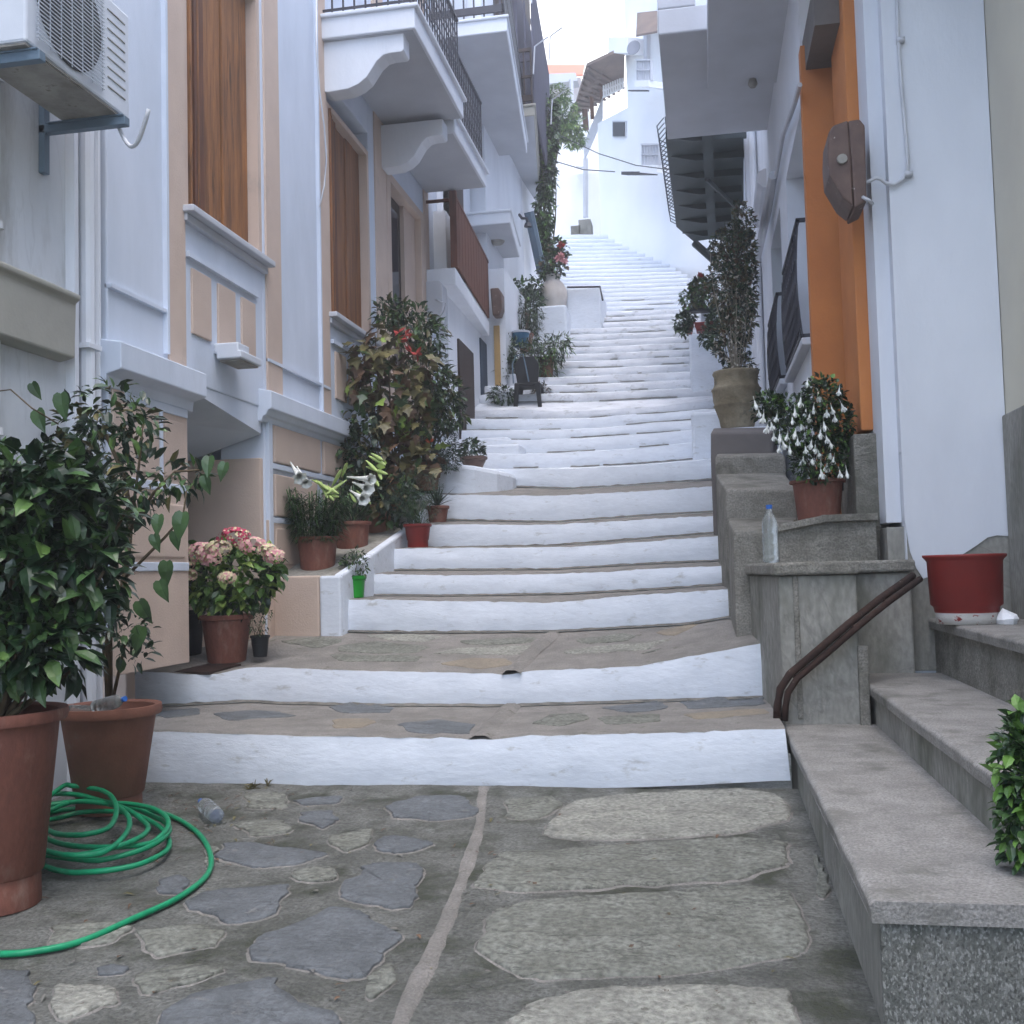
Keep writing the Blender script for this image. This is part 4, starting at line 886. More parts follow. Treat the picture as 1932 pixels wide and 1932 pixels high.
for (a_, b_, c_, d_) in ((1262, 160, 1290, 172), (1272, 318, 1306, 332)):
    q = MB(); onbox(q, a_, b_, c_, d_, -.05, .9); bx = q.build('balcony', m_farwhite, fh)
    q = MB()
    for i in range(7): u = a_+(c_-a_)*i/6; onbox(q, u, b_-38, u+1, b_, .8, .86)
    onbox(q, a_, b_-40, c_, b_-37, .8, .88); onbox(q, a_, b_-20, c_, b_-18.6, .8, .88)
    q.build('railing', m_soffit, bx)
q = MB(); onbox(q, 1206, 327, 1262, 333, .3, .5); q.build('pole', m_dcable, fh); q = MB(); onbox(q, 1212, 173, 1246, 175.5, .3, .4); q.build('pole', m_dcable, fh)
q = MB(); q.add([onw(1200, 70, .9), onw(1240, 62, .9), onw(1240, 24, .1), onw(1202, 28, .1), onw(1200, 66, .9), onw(1240, 58, .9), onw(1240, 20, .1), onw(1202, 24, .1)], [(0, 1, 2, 3), (7, 6, 5, 4), (0, 4, 5, 1), (1, 5, 6, 2), (2, 6, 7, 3), (3, 7, 4, 0)]); q.build('roof', m_corr, fh)
fa = thing('air_conditioner', 'far white air conditioner unit high on the bright white house', 'air conditioner', onw(1195, 90, 0))
q = MB(); onbox(q, 1180, 74, 1218, 105, .02, .5); q.build('casing', m_farwhite, fa, bevel=.01)
q = MB(); cc = onw(1195, 90, .52); q.lathe(cc, [(0, .01), (.17, .01), (.18, 0)], 20, 0, (-.35, -.93, 0)); q.build('fan_opening', mat('grey_fan', (.3, .32, .38)), fa)
# pergola terrace
pg = thing('pergola', 'brown corrugated roof on posts over a railed terrace beside the bright white house', 'pergola', aY(1140, 220, 29.5))
q = MB()
R_ = [(1083, 208, 30.), (1107, 125, 27.5), (1179, 91, 26.4), (1177, 163, 29.), (1137, 181, 31), (1110, 205, 32)]
pr_ = [aY(*t) for t in R_]; base = MB()
q.prism(pr_[::-1], (0, 0, .08))
for i in range(9):
    f = i/8; a_ = pr_[0].lerp(pr_[1], f); b_ = pr_[5].lerp(pr_[3], f) if f < 1 else pr_[3]
    q.tube([a_-V(0, 0, .05), b_-V(0, 0, .05)], .045, 4)
q.build('roof', m_corr, pg)
for a_, b_, r_ in (((1133, 122, 28.6), (1137, 186, 29.4), .07), ((1115, 170, 29.6), (1118, 225, 30), .06), ((1103, 205, 31), (1106, 245, 31), .09)):
    q = MB(); q.tube([aY(*a_), aY(*b_)], r_, 6); q.build('post', m_wood2, pg)
q = MB()
for i in range(9): u = 1139+i*4.4; q.box(tuple(aY(u, 181-i*1.9, 28.4)-V(.02, .02, 0)), tuple(aY(u+1.6, 168-i*1.9, 28.4)+V(0, .02, .1)))
q.tube([aY(1137, 184, 28.4), aY(1177, 165, 28.4)], .03, 4); q.tube([aY(1137, 172, 28.4), aY(1177, 155, 28.4)], .03, 4)
q.build('railing', m_farwhite, pg)
q = MB(); q.prism([aY(1137, 182, 29.3), aY(1137, 222, 29.3), aY(1103, 300, 29.3), aY(1100, 275, 29.3)], (0, .1, 0)); q.build('parapet', m_soffit, pg)
# left far walls of the alley
la = thing('wall', 'pale blue-white alley wall with a lilac pipe past the top of the steps', 'wall', aY(1075, 400, 33))
q = MB(); a = aY(1036, 460, 34); c = aY(1112, 430, 34); q.box((a.x-3, 34, 8), (c.x+1.0, 34.3, aY(1075, 330, 34).z)); q.box((a.x-3, 34.8, 8), (c.x+1.5, 35.1, aY(1075, 255, 35).z)); q.build('panel', m_farwhite, la)
q = MB(); q.tube([aY(1105, 410, 33), aY(1105, 300, 33)], .09, 6); q.hexa([aY(1087, 318, 33), aY(1108, 318, 33), aY(1108, 300, 34), aY(1092, 300, 34)], [aY(1087, 314, 33), aY(1108, 314, 33), aY(1108, 296, 34), aY(1092, 296, 34)]); q.build('porch_roof', m_soffit, la)
q = MB(); 
for (u0, v0, u1, v1) in ((1077, 425, 1094, 442), (1092, 413, 1114, 441)): A_, B_ = aY(u0, v1, 30.5), aY(u1, v0, 30.5); q.box((A_.x, 30.5, A_.z-.3), (B_.x, 31.2, B_.z))
wb = tag(q.build('stone_block', m_conc), 'two grey cement blocks against the white wall at the top of the steps', 'block')
rr = thing('house', 'distant house with an orange tiled roof edge above the vine', 'house', aY(1065, 200, 42))
q = MB(); a = aY(990, 260, 42); c = aY(1096, 150, 42); q.box((a.x, 42, 12), (c.x, 46, aY(1060, 150, 42).z)); q.build('wall', m_farwhite, rr)
q = MB(); q.add([aY(980, 146, 40.5), aY(1100, 140, 40.5), aY(1104, 122, 44), aY(985, 122, 44), aY(980, 150, 40.5), aY(1100, 144, 40.5)], [(0, 1, 2, 3), (4, 5, 1, 0)]); q.build('roof', m_brick, rr)
q = MB(); q.prism([aY(1036, 158, 40), aY(1090, 152, 40), aY(1086, 137, 40), aY(1036, 139, 40)], (0, .6, 0)); q.tube([aY(1078, 150, 40), aY(1080, 200, 40)], .09, 5); q.build('awning', m_soffit, rr)
# cables across
for (P_, lab) in (([(1055, 255, 24), (1130, 290, 24), (1200, 312, 23), (1262, 320, 22)], 'thin dark overhead cable sagging in front of the bright white house'),
                  ([(1050, 305, 24), (1100, 320, 24), (1160, 324, 23.5)], 'thin lower cable crossing to the bright white house')):
    q = MB(); q.tube([aY(*t) for t in P_], .012, 5); tag(q.build('overhead_cable', m_dcable), lab, 'cable', 'overhead cables')
# drain pipe along the floor at the jar
q = MB(); q.tube([aY(1070, 542, 20.), aY(1132, 541, 20.), aY(1137, 566, 19.6)], .02, 6); tag(q.build('ground_pipe', m_dcable), 'thin dark pipe bent around the white slab right of the clay jar', 'pipe')
q = MB(); a = aY(1068, 545, 20.1); c = aY(1134, 577, 20.1); q.box((a.x, 20.1, c.z-.6), (c.x, 21.4, a.z)); tag(q.build('slab', m_wash, bevel=.03), 'raised white slab in the steps right of the clay jar', 'slab')
# ================================================================== PLANTS
def leaf_add(mb, p, d, nrm, L, Wd, mi=0, kind=0, curl=.25):
    """one leaf: base p, direction d, face normal nrm"""
    d = d.normalized(); sd_ = d.cross(nrm)
    if sd_.length < 1e-3: sd_ = d.cross(Vector((.3, .5, .8)))
    sd_.normalize(); n = sd_.cross(d).normalized()
    if kind == 0:      # broad folded leaf
        a = p+d*L*.33; b = p+d*L*.7-n*L*curl*.35; t = p+d*L-n*L*curl
        w1, w2 = Wd*.5, Wd*.42; f = n*Wd*.12
        mb.add([p, a-sd_*w1+f, a, a+sd_*w1+f, b-sd_*w2+f, b, b+sd_*w2+f, t], [(0, 2, 1), (0, 3, 2), (1, 2, 5, 4), (2, 3, 6, 5), (4, 5, 7), (5, 6, 7)], mi)
    elif kind == 4:    # smooth heart-shaped leaf
        outl = [(0, 0), (-.06, .2), (.02, .4), (.2, .5), (.42, .46), (.65, .3), (.85, .12), (1, 0)]
        outl += [(x, -y) for x, y in outl[-2:0:-1]]
        vs = [p+d*L*x+sd_*Wd*y-n*(L*curl*x*x-abs(y)*Wd*.25) for x, y in outl]+[p+d*L*.4]
        m_ = len(outl); mb.add(vs, [(i, (i+1) % m_, m_) for i in range(m_)], mi)
    elif kind == 1:    # small rhombic leaf
        m = p+d*L*.5
        mb.add([p, m-sd_*Wd*.5, p+d*L-n*L*curl, m+sd_*Wd*.5], [(0, 1, 2, 3)], mi)
    elif kind == 2:    # long arching blade
        vs = []; K = 5
        for i in range(K+1):
            t = i/K; c = p+d*L*t-Vector((0, 0, 1))*L*curl*t*t; w_ = Wd*.5*(1-t)**.6*(.6+.8*t if t < .5 else 1)
            vs += [c-sd_*w_, c+sd_*w_]
        mb.add(vs, [(2*i, 2*i+1, 2*i+3, 2*i+2) for i in range(K)], mi)
    elif kind == 3:    # lobed big leaf
        outl = [(0, 0), (.28, .5), (.42, .3), (.62, .52), (.7, .22), (1, 0), (.7, -.22), (.62, -.52), (.42, -.3), (.28, -.5)]
        vs = [p+d*L*x+sd_*Wd*y-n*(L*curl*x*x-abs(y)*Wd*.15) for x, y in outl]+[p+d*L*.45]
        mb.add(vs, [(i, (i+1) % 10, 10) for i in range(10)], mi)
def rdir(up=.3):
    while 1:
        v = Vector((rnd.uniform(-1, 1), rnd.uniform(-1, 1), rnd.uniform(-1, 1)))
        if .1 < v.length < 1: v.normalize(); v.z += up; return v.normalized()
def blob(u, v, Y, ru, rv, dy=None):        # ellipsoid given where it is seen and how far
    c = aY(u, v, Y); s_ = Y/2000
    return (c, Vector((ru*s_, (dy if dy else min(ru, rv)*s_), rv*s_)))
def in_blob(bl, shell=.55):
    c, r = bl
    while 1:
        v = Vector((rnd.uniform(-1, 1), rnd.uniform(-1, 1), rnd.uniform(-1, 1)))
        if v.length <= 1:
            l = v.length
            if rnd.random() < (l if l > shell else l*.35): break
    return Vector((c.x+v.x*r.x, c.y+v.y*r.y, c.z+v.z*r.z)), v
def foliage(name, parent, blobs, n, L, Wd, mats, wts=None, kind=0, droop=.35, out=.9, curl=.25, clump=1, base=None, up=.15):
    mb = MB(); wts = wts or [1]*len(mats); tot = [b_[1].x*b_[1].z for b_ in blobs]
    for _ in range(n//clump):
        bl = rnd.choices(blobs, tot)[0]; p, v = in_blob(bl)
        mi = rnd.choices(range(len(mats)), wts)[0]
        for _k in range(clump):
            d = (v*out+rdir(up)*.8); d.z -= droop*rnd.random()
            if d.length < .05: d = rdir()
            nrm = (Vector((0, 0, 1))+rdir(0)*.55)
            l = L*rnd.uniform(.42, 1.2)
            leaf_add(mb, p+rdir(0)*L*.25*(clump > 1), d, nrm, l, Wd*rnd.uniform(.75, 1.1)*l/L, mi if rnd.random() < .75 else rnd.randrange(len(mats)), kind, curl*rnd.uniform(.3, 1.5))
    return mb.build(name, mats, parent)
def stems(parent, base, blobs, n, r=.008, m=None, name='stem', spread=.04, mid=.5):
    mb = MB()
    for i in range(n):
        bl = blobs[i % len(blobs)]; p, v = in_blob(bl, .1)
        b0 = base+Vector((rnd.uniform(-spread, spread), rnd.uniform(-spread, spread), 0))
        c = b0.lerp(p, mid)+Vector((rnd.uniform(-.3, .3), rnd.uniform(-.3, .3), rnd.uniform(0, .3)))*(p-b0).length*.3
        pts = [b0.lerp(c, t/4).lerp(c.lerp(p, t/4), t/4) for t in range(5)]
        mb.tube(pts, r, 5, r2=r*.4)
    return mb.build(name, m or m_stem, parent, smooth=True)
def pot(parent, c, r, h, m, rim=.035, taper=.72, saucer=False, soil=True, foot=0, name='pot'):
    q = MB(); t = r*taper
    prof = [(0, 0), (t, 0), (t*1.01, .006)]
    if foot: prof += [(t*1.0, h*foot), (t*1.07, h*foot+.01)]
    prof += [(r*.95, h-rim-.004), (r*.955, h-rim), (r*1.06, h-rim+.004), (r*1.085, h-rim*.5), (r*1.07, h), (r*1.0, h), (r*.93, h-.01), (r*.9, h-.06), (r*.88, h-.065)]
    q.lathe(c, prof, 40); o = q.build(name, m, parent, smooth=True)
    es = o.modifiers.new('e', 'EDGE_SPLIT'); es.split_angle = math.radians(50)
    if soil:
        q = MB(); ring = [(0, h-.055+.01), (r*.5, h-.05), (r*.92, h-.062)]; q.lathe(c, ring, 24)
        for i, p in enumerate(q.v): q.v[i] = p+Vector((0, 0, .012*nz(p.x, p.y, 0, 12)))
        q.build('soil', m_soil, parent, smooth=True)
    return o
def potpx(u, v, Y, w):           # centre of pot base from where its front foot is seen; w = top width px
    p = aY(u, v, Y); r = w*Y/4000/1.08; return p+V(0, r*.7, 0), r
# ---- big camellia, front left
c = V(-2.87, 3.9, gh(-2.87, 3.9)); R1_ = .265
t1 = thing('potted_shrub', 'large glossy dark camellia bush in the tall terracotta pot at the lower left edge', 'potted plant', c, 'potted plants on the left')
pot(t1, c, R1_, .78, m_terra, rim=.05, taper=.68, foot=.16)
B1 = [blob(40, 930, 3.9, 130, 90), blob(150, 960, 4.0, 100, 85), blob(30, 1080, 3.9, 140, 110), blob(160, 1080, 4.0, 80, 90), blob(20, 1210, 3.85, 110, 90), blob(105, 1210, 3.9, 70, 80), blob(70, 1010, 4.2, 150, 130), blob(-40, 1150, 4.1, 120, 160)]
stems(t1, c+V(0, 0, .72), B1, 22, .016)
foliage('foliage', t1, B1, 3000, .12, .062, [l_dark, l_mid, l_bright], [6, 3, .5], droop=.5)
# ---- second big pot with a leaning small tree
c = V(-3.2, 5.3, gh(-3.2, 5.3)); 
t2 = thing('potted_shrub', 'thin leaning shrub with a bare brown trunk in the second big faded terracotta pot', 'potted plant', c, 'potted plants on the left')
pot(t2, c, .255, .56, m_terra2, rim=.055, taper=.66, foot=.15)
tr = MB(); base = c+V(0, 0, .5)
TK = [base, aY(205, 1200, 5.3), aY(228, 1130, 5.3), aY(240, 1060, 5.3), aY(248, 980, 5.35), aY(235, 900, 5.3), aY(200, 820, 5.3)]
tr.tube(TK, .022, 8, r2=.01)
BR = [[aY(236, 1090, 5.3), aY(270, 1055, 5.25), aY(310, 1015, 5.2), aY(345, 975, 5.2), aY(352, 925, 5.2)], [aY(246, 1000, 5.3), aY(290, 930, 5.3), aY(330, 890, 5.3), aY(400, 885, 5.3)], [aY(248, 980, 5.3), aY(262, 880, 5.3), aY(270, 800, 5.3)], [base, aY(195, 1220, 5.2), aY(160, 1170, 5.2)], [base, aY(235, 1220, 5.2), aY(265, 1180, 5.2)]]
for b_ in BR: tr.tube(b_, .011, 6, r2=.004)
tr.build('trunk', m_stem, t2, smooth=True)
B2 = [blob(200, 770, 5.3, 75, 55), blob(255, 800, 5.3, 50, 50), blob(190, 850, 5.4, 90, 60), blob(150, 800, 5.4, 50, 45), blob(280, 905, 5.3, 75, 50), blob(230, 950, 5.3, 60, 50), blob(345, 900, 5.3, 55, 28), blob(120, 880, 5.4, 80, 60)]
foliage('foliage', t2, B2, 800, .095, .044, [l_dark, l_mid, l_bright, l_olive], [6, 3, .6, 1], droop=.4)
foliage('low_foliage', t2, [blob(235, 1185, 5.2, 60, 38), blob(190, 1160, 5.2, 50, 35), blob(255, 1230, 5.2, 35, 25)], 220, .07, .032, [l_dark, l_mid], [4, 1])
for (u, v, sz) in ((315, 1075, 40), (345, 985, 45), (330, 1015, 30), (300, 1110, 36), (262, 1150, 40), (268, 1200, 42), (395, 875, 34), (425, 885, 30), (385, 910, 30), (300, 985, 34), (290, 1020, 30), (70, 790, 40), (115, 760, 44), (60, 735, 30)):
    q = MB(); p = aY(u, v-sz*.4, 5.15); leaf_add(q, p, V(rnd.uniform(-.3, .5), rnd.uniform(-.3, .1), -.9), V(0, -1, .2), sz*5.2/2000*1.35, sz*5.2/2000*.85, 0, 4, .15); q.build('hanging_leaf', [l_mid], t2)
q = MB(); q.tube([aY(-20, 740, 4.6), aY(20, 735, 4.6), aY(60, 770, 4.6), aY(110, 800, 4.8)], .004, 4)
q.build('twig', m_stem, t1)
# bottles
def bottle(name_lab, base, axis, s=1., cap=m_cap, water=False, grp=None, capped=True):
    o = thing('plastic_bottle', name_lab, 'bottle', base, grp); ax = Vector(axis).normalized()
    q = MB(); pr = [(0, .004), (.03, 0), (.042, .008), (.043, .03), (.04, .04), (.043, .055), (.043, .09), (.0405, .1), (.043, .11), (.043, .15), (.0405, .16), (.043, .17), (.043, .21), (.038, .24), (.022, .275), (.0145, .29), (.0145, .31)]
    q.lathe(base, [(r*s, z*s) for r, z in pr], 20, 0, ax); q.build('body', m_bottle, o, smooth=True)
    if capped:
        q = MB(); q.lathe(base+ax*.298*s, [(0, 0), (.017*s, 0), (.017*s, .022*s), (0, .022*s)], 14, 0, ax); q.build('cap', cap, o)
    return o
p = aY(1455, 1059, 6.75); bottle('clear plastic bottle standing on the grey landing slab', V(p.x, 6.75, 1.21), (0, 0, 1), 1.12)
p = aP(405, 1556, GA, GB); ptop = aP(362, 1520, GA, GB)
bottle('empty clear plastic bottle lying on the paving right of the green hose', V(p.x+.02, p.y-.02, gh(p.x, p.y)+.05), (ptop.x-p.x, ptop.y-p.y, .03), .95)
pp = c+V(0, 0, .56)
bottle('crumpled clear bottle with a blue cap lying on the rim of the second big pot', pp+V(-.02, -.1, -.0), (.9, -.42, .22), .85)
bottle('clear bottle without a visible cap lying across the soil of the second big pot', pp+V(-.2, -.06, -.02), (.95, .1, -.05), .7, capped=False)
bottle('faint clear bottle standing against the peach wall left of the hydrangea', aY(287, 1180, 6.6), (0, .1, 1), .5)
# hose
hp = []
def HP(u, v, h=.012): p = aP(u, v, GA, GB); return V(p.x, p.y, gh(p.x, p.y)+h+.004)
path = [(-140, 1800), (-60, 1803), (0, 1808), (60, 1805), (150, 1785), (250, 1745), (340, 1700), (392, 1655), (396, 1615), (370, 1575), (320, 1545), (260, 1532), (180, 1530), (110, 1535), (60, 1560)]
# coil loops: centre, radii px, lift
def loop(cu, cv, ru, rv, a0, a1, h0, h1, n=26, ph=0):
    for i in range(n):
        t = a0+(a1-a0)*i/(n-1)
        path_.append((cu+ru*math.cos(t), cv+rv*math.sin(t), h0+(h1-h0)*i/(n-1)+.02*abs(math.sin(t*1.5+ph))))
path_ = [(u, v, .012) for u, v in path]
loop(180, 1606, 140, 58, 3.4, -2.8, .02, .03)
loop(160, 1592, 160, 54, 3.5, -3.0, .04, .05, ph=1)
loop(200, 1592, 118, 44, 3.3, -2.6, .05, .09, ph=2)
loop(150, 1604, 130, 48, 3.7, -3.2, .07, .1, ph=.5)
loop(135, 1606, 110, 60, 3.0, -3.1, .09, .12, ph=1.6)
loop(150, 1590, 70, 46, 3.1, -2.0, .1, .16, ph=2.2)
path_ += [(90, 1560, .14), (60, 1580, .12), (40, 1600, .1)]
ctrl = [HP(u, v, h) for u, v, h in path_]
pts = []
for i in range(1, len(ctrl)-2):
    p0_, p1_, p2_, p3_ = ctrl[i-1:i+3]
    for k_ in range(5):
        t = k_/5; pts.append(.5*((2*p1_)+(p2_-p0_)*t+(2*p0_-5*p1_+4*p2_-p3_)*t*t+(3*p1_-p0_-3*p2_+p3_)*t**3))
q = MB(); q.tube(pts, .0125, 8)
tag(q.build('garden_hose', m_hose, smooth=True), 'green garden hose coiled behind the front pot and looping across the paving', 'hose')
# ---- hydrangea
p, r = potpx(413, 1252, 7.45, 112)
t3 = thing('potted_hydrangea', 'pink and cream hydrangea bush in a terracotta pot on the second step', 'potted plant', p, 'potted plants on the left')
pot(t3, p, r, .36, m_terra, rim=.04)
BH = [blob(425, 1085, 7.6, 108, 62), blob(380, 1070, 7.6, 60, 45), blob(480, 1085, 7.6, 55, 60), blob(410, 1125, 7.5, 80, 35)]
stems(t3, p+V(0, 0, .32), BH, 14, .007, m_gstem)
foliage('foliage', t3, BH, 900, .105, .068, [l_mid, l_fresh, l_lime, l_dark], [2, 4, 2.4, .8], droop=.7)
for (u, v, rr, mm_) in ((445, 1015, 34, f_crim), (385, 1042, 32, f_pink), (415, 1035, 26, f_cream), (345, 1062, 28, f_cream), (480, 1030, 28, f_pink), (520, 1050, 22, f_pink), (355, 1085, 20, f_cream), (430, 1090, 18, f_cream), (505, 1038, 20, f_cream), (370, 1045, 24, f_pink), (398, 1054, 24, f_pink)):
    q = MB(); c0 = aY(u, v, 7.25); R_2 = rr*7.3/2000
    for i in range(70):
        d = rdir(.4); d.y -= .3; pp_ = c0+Vector((d.x*R_2, d.y*R_2*.9, d.z*R_2*.6)); s_ = .016
        a = d.cross(V(.2, .3, .9)).normalized(); b_ = d.cross(a).normalized()
        for k_ in range(4):
            an = k_*math.pi/2+i; e1 = a*math.cos(an)+b_*math.sin(an); e2 = a*math.cos(an+.8)+b_*math.sin(an+.8); e3 = a*math.cos(an-.8)+b_*math.sin(an-.8)
            q.add([pp_, pp_+e3*s_*.8, pp_+e1*s_*1.25+d*.002, pp_+e2*s_*.8], [(0, 1, 2, 3)], 1 if rnd.random() < .25 else 0)
    q.build('flower_head', [mm_, f_cream if mm_ != f_cream else f_pink], t3)
# small black pot
p, r = potpx(486, 1240, 7.5, 40)
t4 = thing('potted_herb', 'small wiry herb in a black plastic pot right of the hydrangea', 'potted plant', p, 'potted plants on the left')
pot(t4, p, r, .16, m_black, rim=.02)
BB = [blob(486, 1178, 7.5, 20, 28), blob(492, 1160, 7.5, 22, 16)]; stems(t4, p+V(0, 0, .13), BB, 10, .003); foliage('foliage', t4, BB, 190, .03, .014, [l_dark, l_mid], kind=1)
# wooden board
q = MB(); a = [aP(300, 1272, *p2), aP(395, 1274, *p2), aP(455, 1258, *p2), aP(350, 1256, *p2)]
q.hexa([x+V(0, 0, .003) for x in a], [x+V(0, 0, .022) for x in a]); tag(q.build('board', m_dwood), 'flat dark brown board lying on the step below the hydrangea pot', 'board')
# black pot behind the hydrangea
p, r = potpx(352, 1240, 7.7, 60)
t5 = thing('plant_pot', 'dark empty pot half hidden left of the hydrangea pot', 'pot', p); pot(t5, p, r, .36, m_black, soil=False)
# ---- lilies
def grassy(parent, base, r, h, n, L, Wd, mats, name='foliage', spread=.35, curl=.35):
    mb = MB()
    for i in range(n):
        a = rnd.uniform(0, 6.28); rr = r*math.sqrt(rnd.random())
        pp_ = base+V(rr*math.cos(a), rr*math.sin(a), rnd.uniform(0, h))
        d = V(math.cos(a)*spread*rnd.uniform(.3, 1.4), math.sin(a)*spread*rnd.uniform(.3, 1.4), 1)
        leaf_add(mb, pp_, d, V(math.cos(a), math.sin(a), .3), L*rnd.uniform(.6, 1.1), Wd, rnd.randrange(len(mats)), 2, curl)
    return mb.build(name, mats, parent)
p, r = potpx(590, 1084, 8.75, 88)
t6 = thing('potted_lily', 'white trumpet lilies with many pale green buds in a square-rimmed terracotta pot', 'potted plant', p, 'potted plants on the left')
pot(t6, p, r, .33, m_terra, rim=.03, taper=.8)
q = MB(); stL = []
for i in range(34):
    a = rnd.uniform(0, 6.28); rr = r*.95*math.sqrt(rnd.random()); b0 = p+V(rr*math.cos(a), rr*math.sin(a), .3); tp = b0+V(math.cos(a)*.17*rr/r*rnd.uniform(.5, 1.3)+.03, math.sin(a)*.12*rr/r, rnd.uniform(.3, .52))
    q.tube([b0, b0.lerp(tp, .5)+V(0, 0, .03), tp], .005, 5); stL.append((b0, tp))
q.build('stem', m_gstem, t6, smooth=True)
q = MB()
for b0, tp in stL:
    for k_ in range(75):
        t = rnd.uniform(0, .95); a = rnd.uniform(0, 6.28); leaf_add(q, b0.lerp(tp, t), V(math.cos(a), math.sin(a), .25), V(0, 0, 1), rnd.uniform(.09, .15), .015, rnd.randrange(3), 2, .6)
q.build('foliage', [l_grass, l_dark, l_mid], t6)
def bud(parent, a, b_):
    q = MB(); ax = (b_-a); L = ax.length; q.lathe(a, [(0, 0), (.006, .01), (.012, L*.3), (.017, L*.65), (.013, L*.88), (.002, L)], 8, 0, ax.normalized()); q.build('bud', l_bud, parent, smooth=True)
for (u0, v0, u1, v1) in ((655, 905, 615, 888+45), (625, 920, 645, 885), (595, 905, 620, 925), (602, 915, 630, 945), (610, 930, 640, 938), (690, 880, 732, 895), (695, 860, 728, 878), (700, 893, 715, 918), (712, 885, 720, 905), (645, 900, 655, 873), (672, 925, 700, 952), (660, 930, 672, 948), (560, 895, 578, 918), (605, 908, 618, 940), (588, 905, 640, 932), (700, 855, 722, 868), (690, 868, 712, 890)):
    bud(t6, aY(u0, v0, 8.75), aY(u1, v1, 8.6))
def lily(parent, a, b_, s=1.):
    q = MB(); ax = (b_-a).normalized(); L = (b_-a).length
    q.lathe(a, [(.006, 0), (.012, L*.35), (.022, L*.7), (.035, L*.95)], 12, 0, ax)
    e1 = ax.cross(V(0, .3, 1)).normalized(); e2 = ax.cross(e1)
    for k_ in range(6):
        an = k_*math.pi/3; e_ = e1*math.cos(an)+e2*math.sin(an); s2 = ax.cross(e_)
        m0 = a+ax*L*.9+e_*.022*s; m1 = a+ax*L*1.04+e_*.045*s; m2 = a+ax*L*1.0+e_*.07*s
        q.add([m0-s2*.018*s, m0+s2*.018*s, m1+s2*.026*s, m1-s2*.026*s, m2], [(0, 1, 2, 3), (3, 2, 4)])
    q.build('lily_flower', f_white, parent, smooth=True)
lily(t6, aY(548, 872, 8.75), aY(566, 902, 8.5)); lily(t6, aY(560, 880, 8.75), aY(578, 912, 8.5), .8)
lily(t6, aY(665, 910, 8.75), aY(694, 922, 8.5)); lily(t6, aY(660, 925, 8.75), aY(686, 942, 8.45), .9)
lily(t6, aY(655, 900, 8.75), aY(700, 905, 8.5), .8)
# two terracotta pots behind
p, r = potpx(657, 1052, 9.5, 78)
t7 = thing('potted_lily', 'leafy dark green lily without flowers in the reddish pot behind the flowering lilies', 'potted plant', p, 'potted plants on the left')
pot(t7, p, r, .34, m_terra, taper=.8); grassy(t7, p+V(0, 0, .3), r*.9, .35, 330, .16, .016, [l_grass, l_dark], spread=.8)
p, r = potpx(708, 1012, 10.2, 62)
t8 = thing('potted_shrub', 'dark leafy shrub in the third terracotta pot against the ledge', 'potted plant', p, 'potted plants on the left')
pot(t8, p, r, .32, m_terra2, saucer=True, taper=.8)
BD = [blob(645, 880, 10.3, 55, 55), blob(690, 850, 10.3, 45, 70), blob(625, 830, 10.3, 40, 25), blob(680, 790, 10.3, 45, 25), blob(700, 930, 10.2, 45, 50), blob(740, 945, 10.2, 50, 50), blob(735, 1010, 10.4, 35, 30)]
stems(t8, p+V(0, 0, .25), BD, 18, .01); foliage('foliage', t8, BD, 1300, .11, .06, [l_dark, l_mid, l_olive], [6, 2, 1], droop=.5)
# tall bronze-leaved plant
p, r = potpx(740, 965, 10.4, 60)
t9 = thing('potted_shrub', 'tall shrub with large drooping bronze and yellow-green leaves and red tips', 'potted plant', p, 'potted plants on the left')
pot(t9, p, r, .3, m_terra2, taper=.8)
BT = [blob(700, 660, 10.4, 45, 30), blob(735, 650, 10.4, 40, 45), blob(690, 720, 10.4, 40, 35), blob(760, 730, 10.4, 45, 60), blob(735, 790, 10.4, 40, 50), blob(780, 800, 10.5, 40, 50), blob(750, 870, 10.4, 45, 45), blob(800, 870, 10.4, 35, 30), blob(790, 690, 10.5, 30, 40)]
stems(t9, p+V(0, 0, .25), BT, 12, .013)
foliage('foliage', t9, BT, 480, .2, .15, [l_olive, l_brown, l_lime, l_mid], [5, 4, .25, 1], kind=3, droop=1.3, curl=.3, out=.6)
q = MB()
for (u, v) in ((765, 632), (752, 628), (775, 664), (785, 668), (770, 640)):
    for k_ in range(5): leaf_add(q, aY(u, v, 10.1), rdir(.5), rdir(), .09, .035, 0, 0)
q.build('red_bract', f_red, t9)
# glossy green shrub
p, r = potpx(800, 925, 11.1, 60)
t10 = thing('potted_shrub', 'big glossy green shrub leaning over the steps beneath the brown railed balcony', 'potted plant', p, 'potted plants on the left')
pot(t10, p, r, .3, m_terra2, taper=.8)
BG = [blob(735, 590, 11.3, 30, 30), blob(775, 610, 11.3, 45, 40), blob(810, 640, 11.2, 35, 45), blob(800, 700, 11.2, 50, 45), blob(835, 740, 11.1, 40, 45), blob(845, 780, 11.1, 38, 35), blob(800, 780, 11.2, 45, 50)]
stems(t10, p+V(0, 0, .25), BG, 18, .01); foliage('foliage', t10, BG, 2500, .1, .04, [l_dark, l_mid, l_bright, l_olive], [3, 5, 2, 1], droop=.6)
p, r = potpx(820, 905, 11.35, 50)
t11 = thing('potted_shrub', 'fine blue-green shrub with a small orange flower low beside the steps', 'potted plant', p, 'potted plants on the left')
pot(t11, p, r, .22, m_terra2)
BF = [blob(830, 840, 11.1, 36, 38), blob(800, 865, 11.1, 36, 28), blob(845, 865, 11.1, 28, 28)]
foliage('foliage', t11, BF, 3500, .035, .014, [l_blue, l_dark], [3, 2], kind=1, clump=3); stems(t11, p+V(0, 0, .2), BF, 10, .006)
q = MB()
for i in range(24): d = rdir(.2); leaf_add(q, aY(810, 831, 10.8), d, rdir(), .05, .03, 0, 1)
